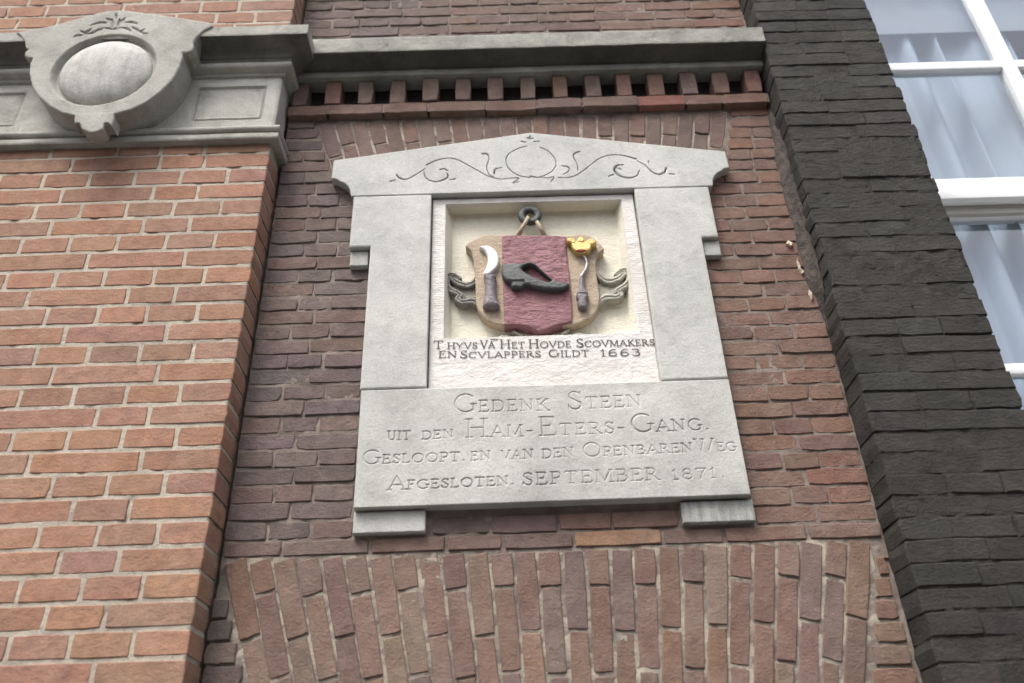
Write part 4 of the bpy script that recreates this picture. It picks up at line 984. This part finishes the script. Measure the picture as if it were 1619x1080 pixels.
# ================================================================ WINDOW
YW = .060
win = empty('sash_window', 'white-painted sash window with glazing bars beyond the black brick pier', 'window', (1.75, YW, 1.9))
WX0, WX1 = 1.085, 2.62; MX = (1.4925, 1.875, 2.2575)
box('frame', 1.056, 1.098, YW-.02, .20, 1.45, 4.60, M['frame'], win)
box('frame', 2.60, 2.70, YW-.02, .20, 1.45, 4.60, M['frame'], win)
box('frame', 1.098, 2.60, YW-.02, .20, 4.47, 4.60, M['frame'], win)
box('sill', 1.056, 2.70, YW-.08, .20, 1.45, 1.52, M['frame'], win)
def sash(y, z0, z1, rail_b, rail_t, hz, hb, label):
    s = box('sash', WX0+.012, WX1-.018, y, y+.040, z0, z0+rail_b, M['frame'], win, .003); s['label'] = label
    box('rail', WX0+.012, WX1-.018, y, y+.040, z1-rail_t, z1, M['frame'], s, .003)
    for a, b in ((WX0+.012, WX0+.055), (WX1-.061, WX1-.018)): box('stile', a, b, y-.0004, y+.0396, z0+rail_b, z1-rail_t, M['frame'], s, .002)
    for x in MX: box('glazing_bar', x-.0215, x+.0215, y+.002, y+.036, z0+rail_b-.001, z1-rail_t+.001, M['frame'], s, .004)
    xs_ = [WX0+.055]+[v for x in MX for v in (x-.0205, x+.0205)]+[WX1-.061]
    for z in hz:
        for i in range(0, 8, 2): box('glazing_bar', xs_[i], xs_[i+1], y+.003, y+.034, z-hb, z+hb, M['frame'], s, .004)
    zz = [z0+rail_b]+list(hz)+[z1-rail_t]
    for j in range(len(zz)-1):
        for i in range(0, 8, 2):
            a, b = xs_[i], xs_[i+1]; c, d = zz[j]+.002, zz[j+1]-.002
            mesh_obj('pane', [(a, y+.02, c), (b, y+.02, c), (b, y+.02, d), (a, y+.02, d)], [(0, 1, 2, 3)], M['glass'], s, False)
    return s
us = sash(YW, 2.982, 4.46, .068, .07, (3.486, 3.97), .0155, 'upper white sash standing forward of the lower one')
ls = sash(YW+.048, 1.53, 3.010, .08, .050, (2.505, 2.02), .0145, 'lower white sash set back under the upper one')
box('parting_strip', WX0+.012, WX1-.018, YW+.030, YW+.047, 2.955, 2.981, M['frame_u'], us, .002)
room = empty('room_interior', 'pale bluish room seen dimly through the sash window behind the curtain', 'room', (1.8, 1.5, 1.5))
box('back_wall', .95, 3.6, 2.2, 2.25, 1.4, 4.55, M['room'], room, 0)
box('side_wall', .95, .99, .21, 2.2, 1.4, 4.55, M['room'], room, 0)
box('side_wall', 3.55, 3.6, .21, 2.2, 1.4, 4.55, M['room'], room, 0)
box('ceiling', .95, 3.6, .21, 2.25, 4.55, 4.6, M['room'], room, 0)
box('floor_slab', .95, 3.6, .21, 2.25, 1.35, 1.4, M['room'], room, 0)
def curtain(x0, x1, y, z0, z1, label, seed):
    nu, nz_ = 160, 60; V = []
    for j in range(nz_+1):
        t = j/nz_; z = z1+(z0-z1)*t
        for i in range(nu+1):
            s = i/nu; x = x0+(x1-x0)*s
            u = s*(x1-x0)/.105
            w = math.sin(2*math.pi*u+1.4*math.sin(2.1*u+seed)+.5*t)*(.020+.016*t)+.014*math.sin(5.1*u+seed*2+t*1.2)
            V.append((x+.010*math.sin(6*u+t), y+w, z))
    F = [(j*(nu+1)+i, (j+1)*(nu+1)+i, (j+1)*(nu+1)+i+1, j*(nu+1)+i+1) for j in range(nz_) for i in range(nu)]
    return tag(mesh_obj('curtain', V, F, M['curtain'], None, True), label, 'curtain')
curtain(1.10, 1.62, .17, 1.55, 3.80, 'soft folded white curtain hanging behind the window beside the black pier', 1.3)
curtain(2.25, 2.62, .17, 1.55, 3.80, 'soft folded white curtain hanging at the far right side of the window', 2.1)
# wall of the right house under, over and beyond the window
rw = empty('house_wall', 'dark wall of the right-hand house around the white window', 'wall', (2.0, .0, 0))
box('wall_below', XR-.02, 3.8, -.02, .20, .0, 1.45, M['render'], rw, 0)
box('wall_above', XR-.02, 3.8, -.02, .20, 4.60, 5.4, M['render'], rw, 0)
box('wall_side', 2.70, 3.8, -.02, .20, 1.45, 4.60, M['render'], rw, 0)
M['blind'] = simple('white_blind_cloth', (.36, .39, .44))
tag(box('roller_blind', 1.10, 2.60, .134, .137, 3.715, 4.50, M['blind'], None, .001), 'plain white roller blind drawn part way down behind the top panes of the window', 'blind')
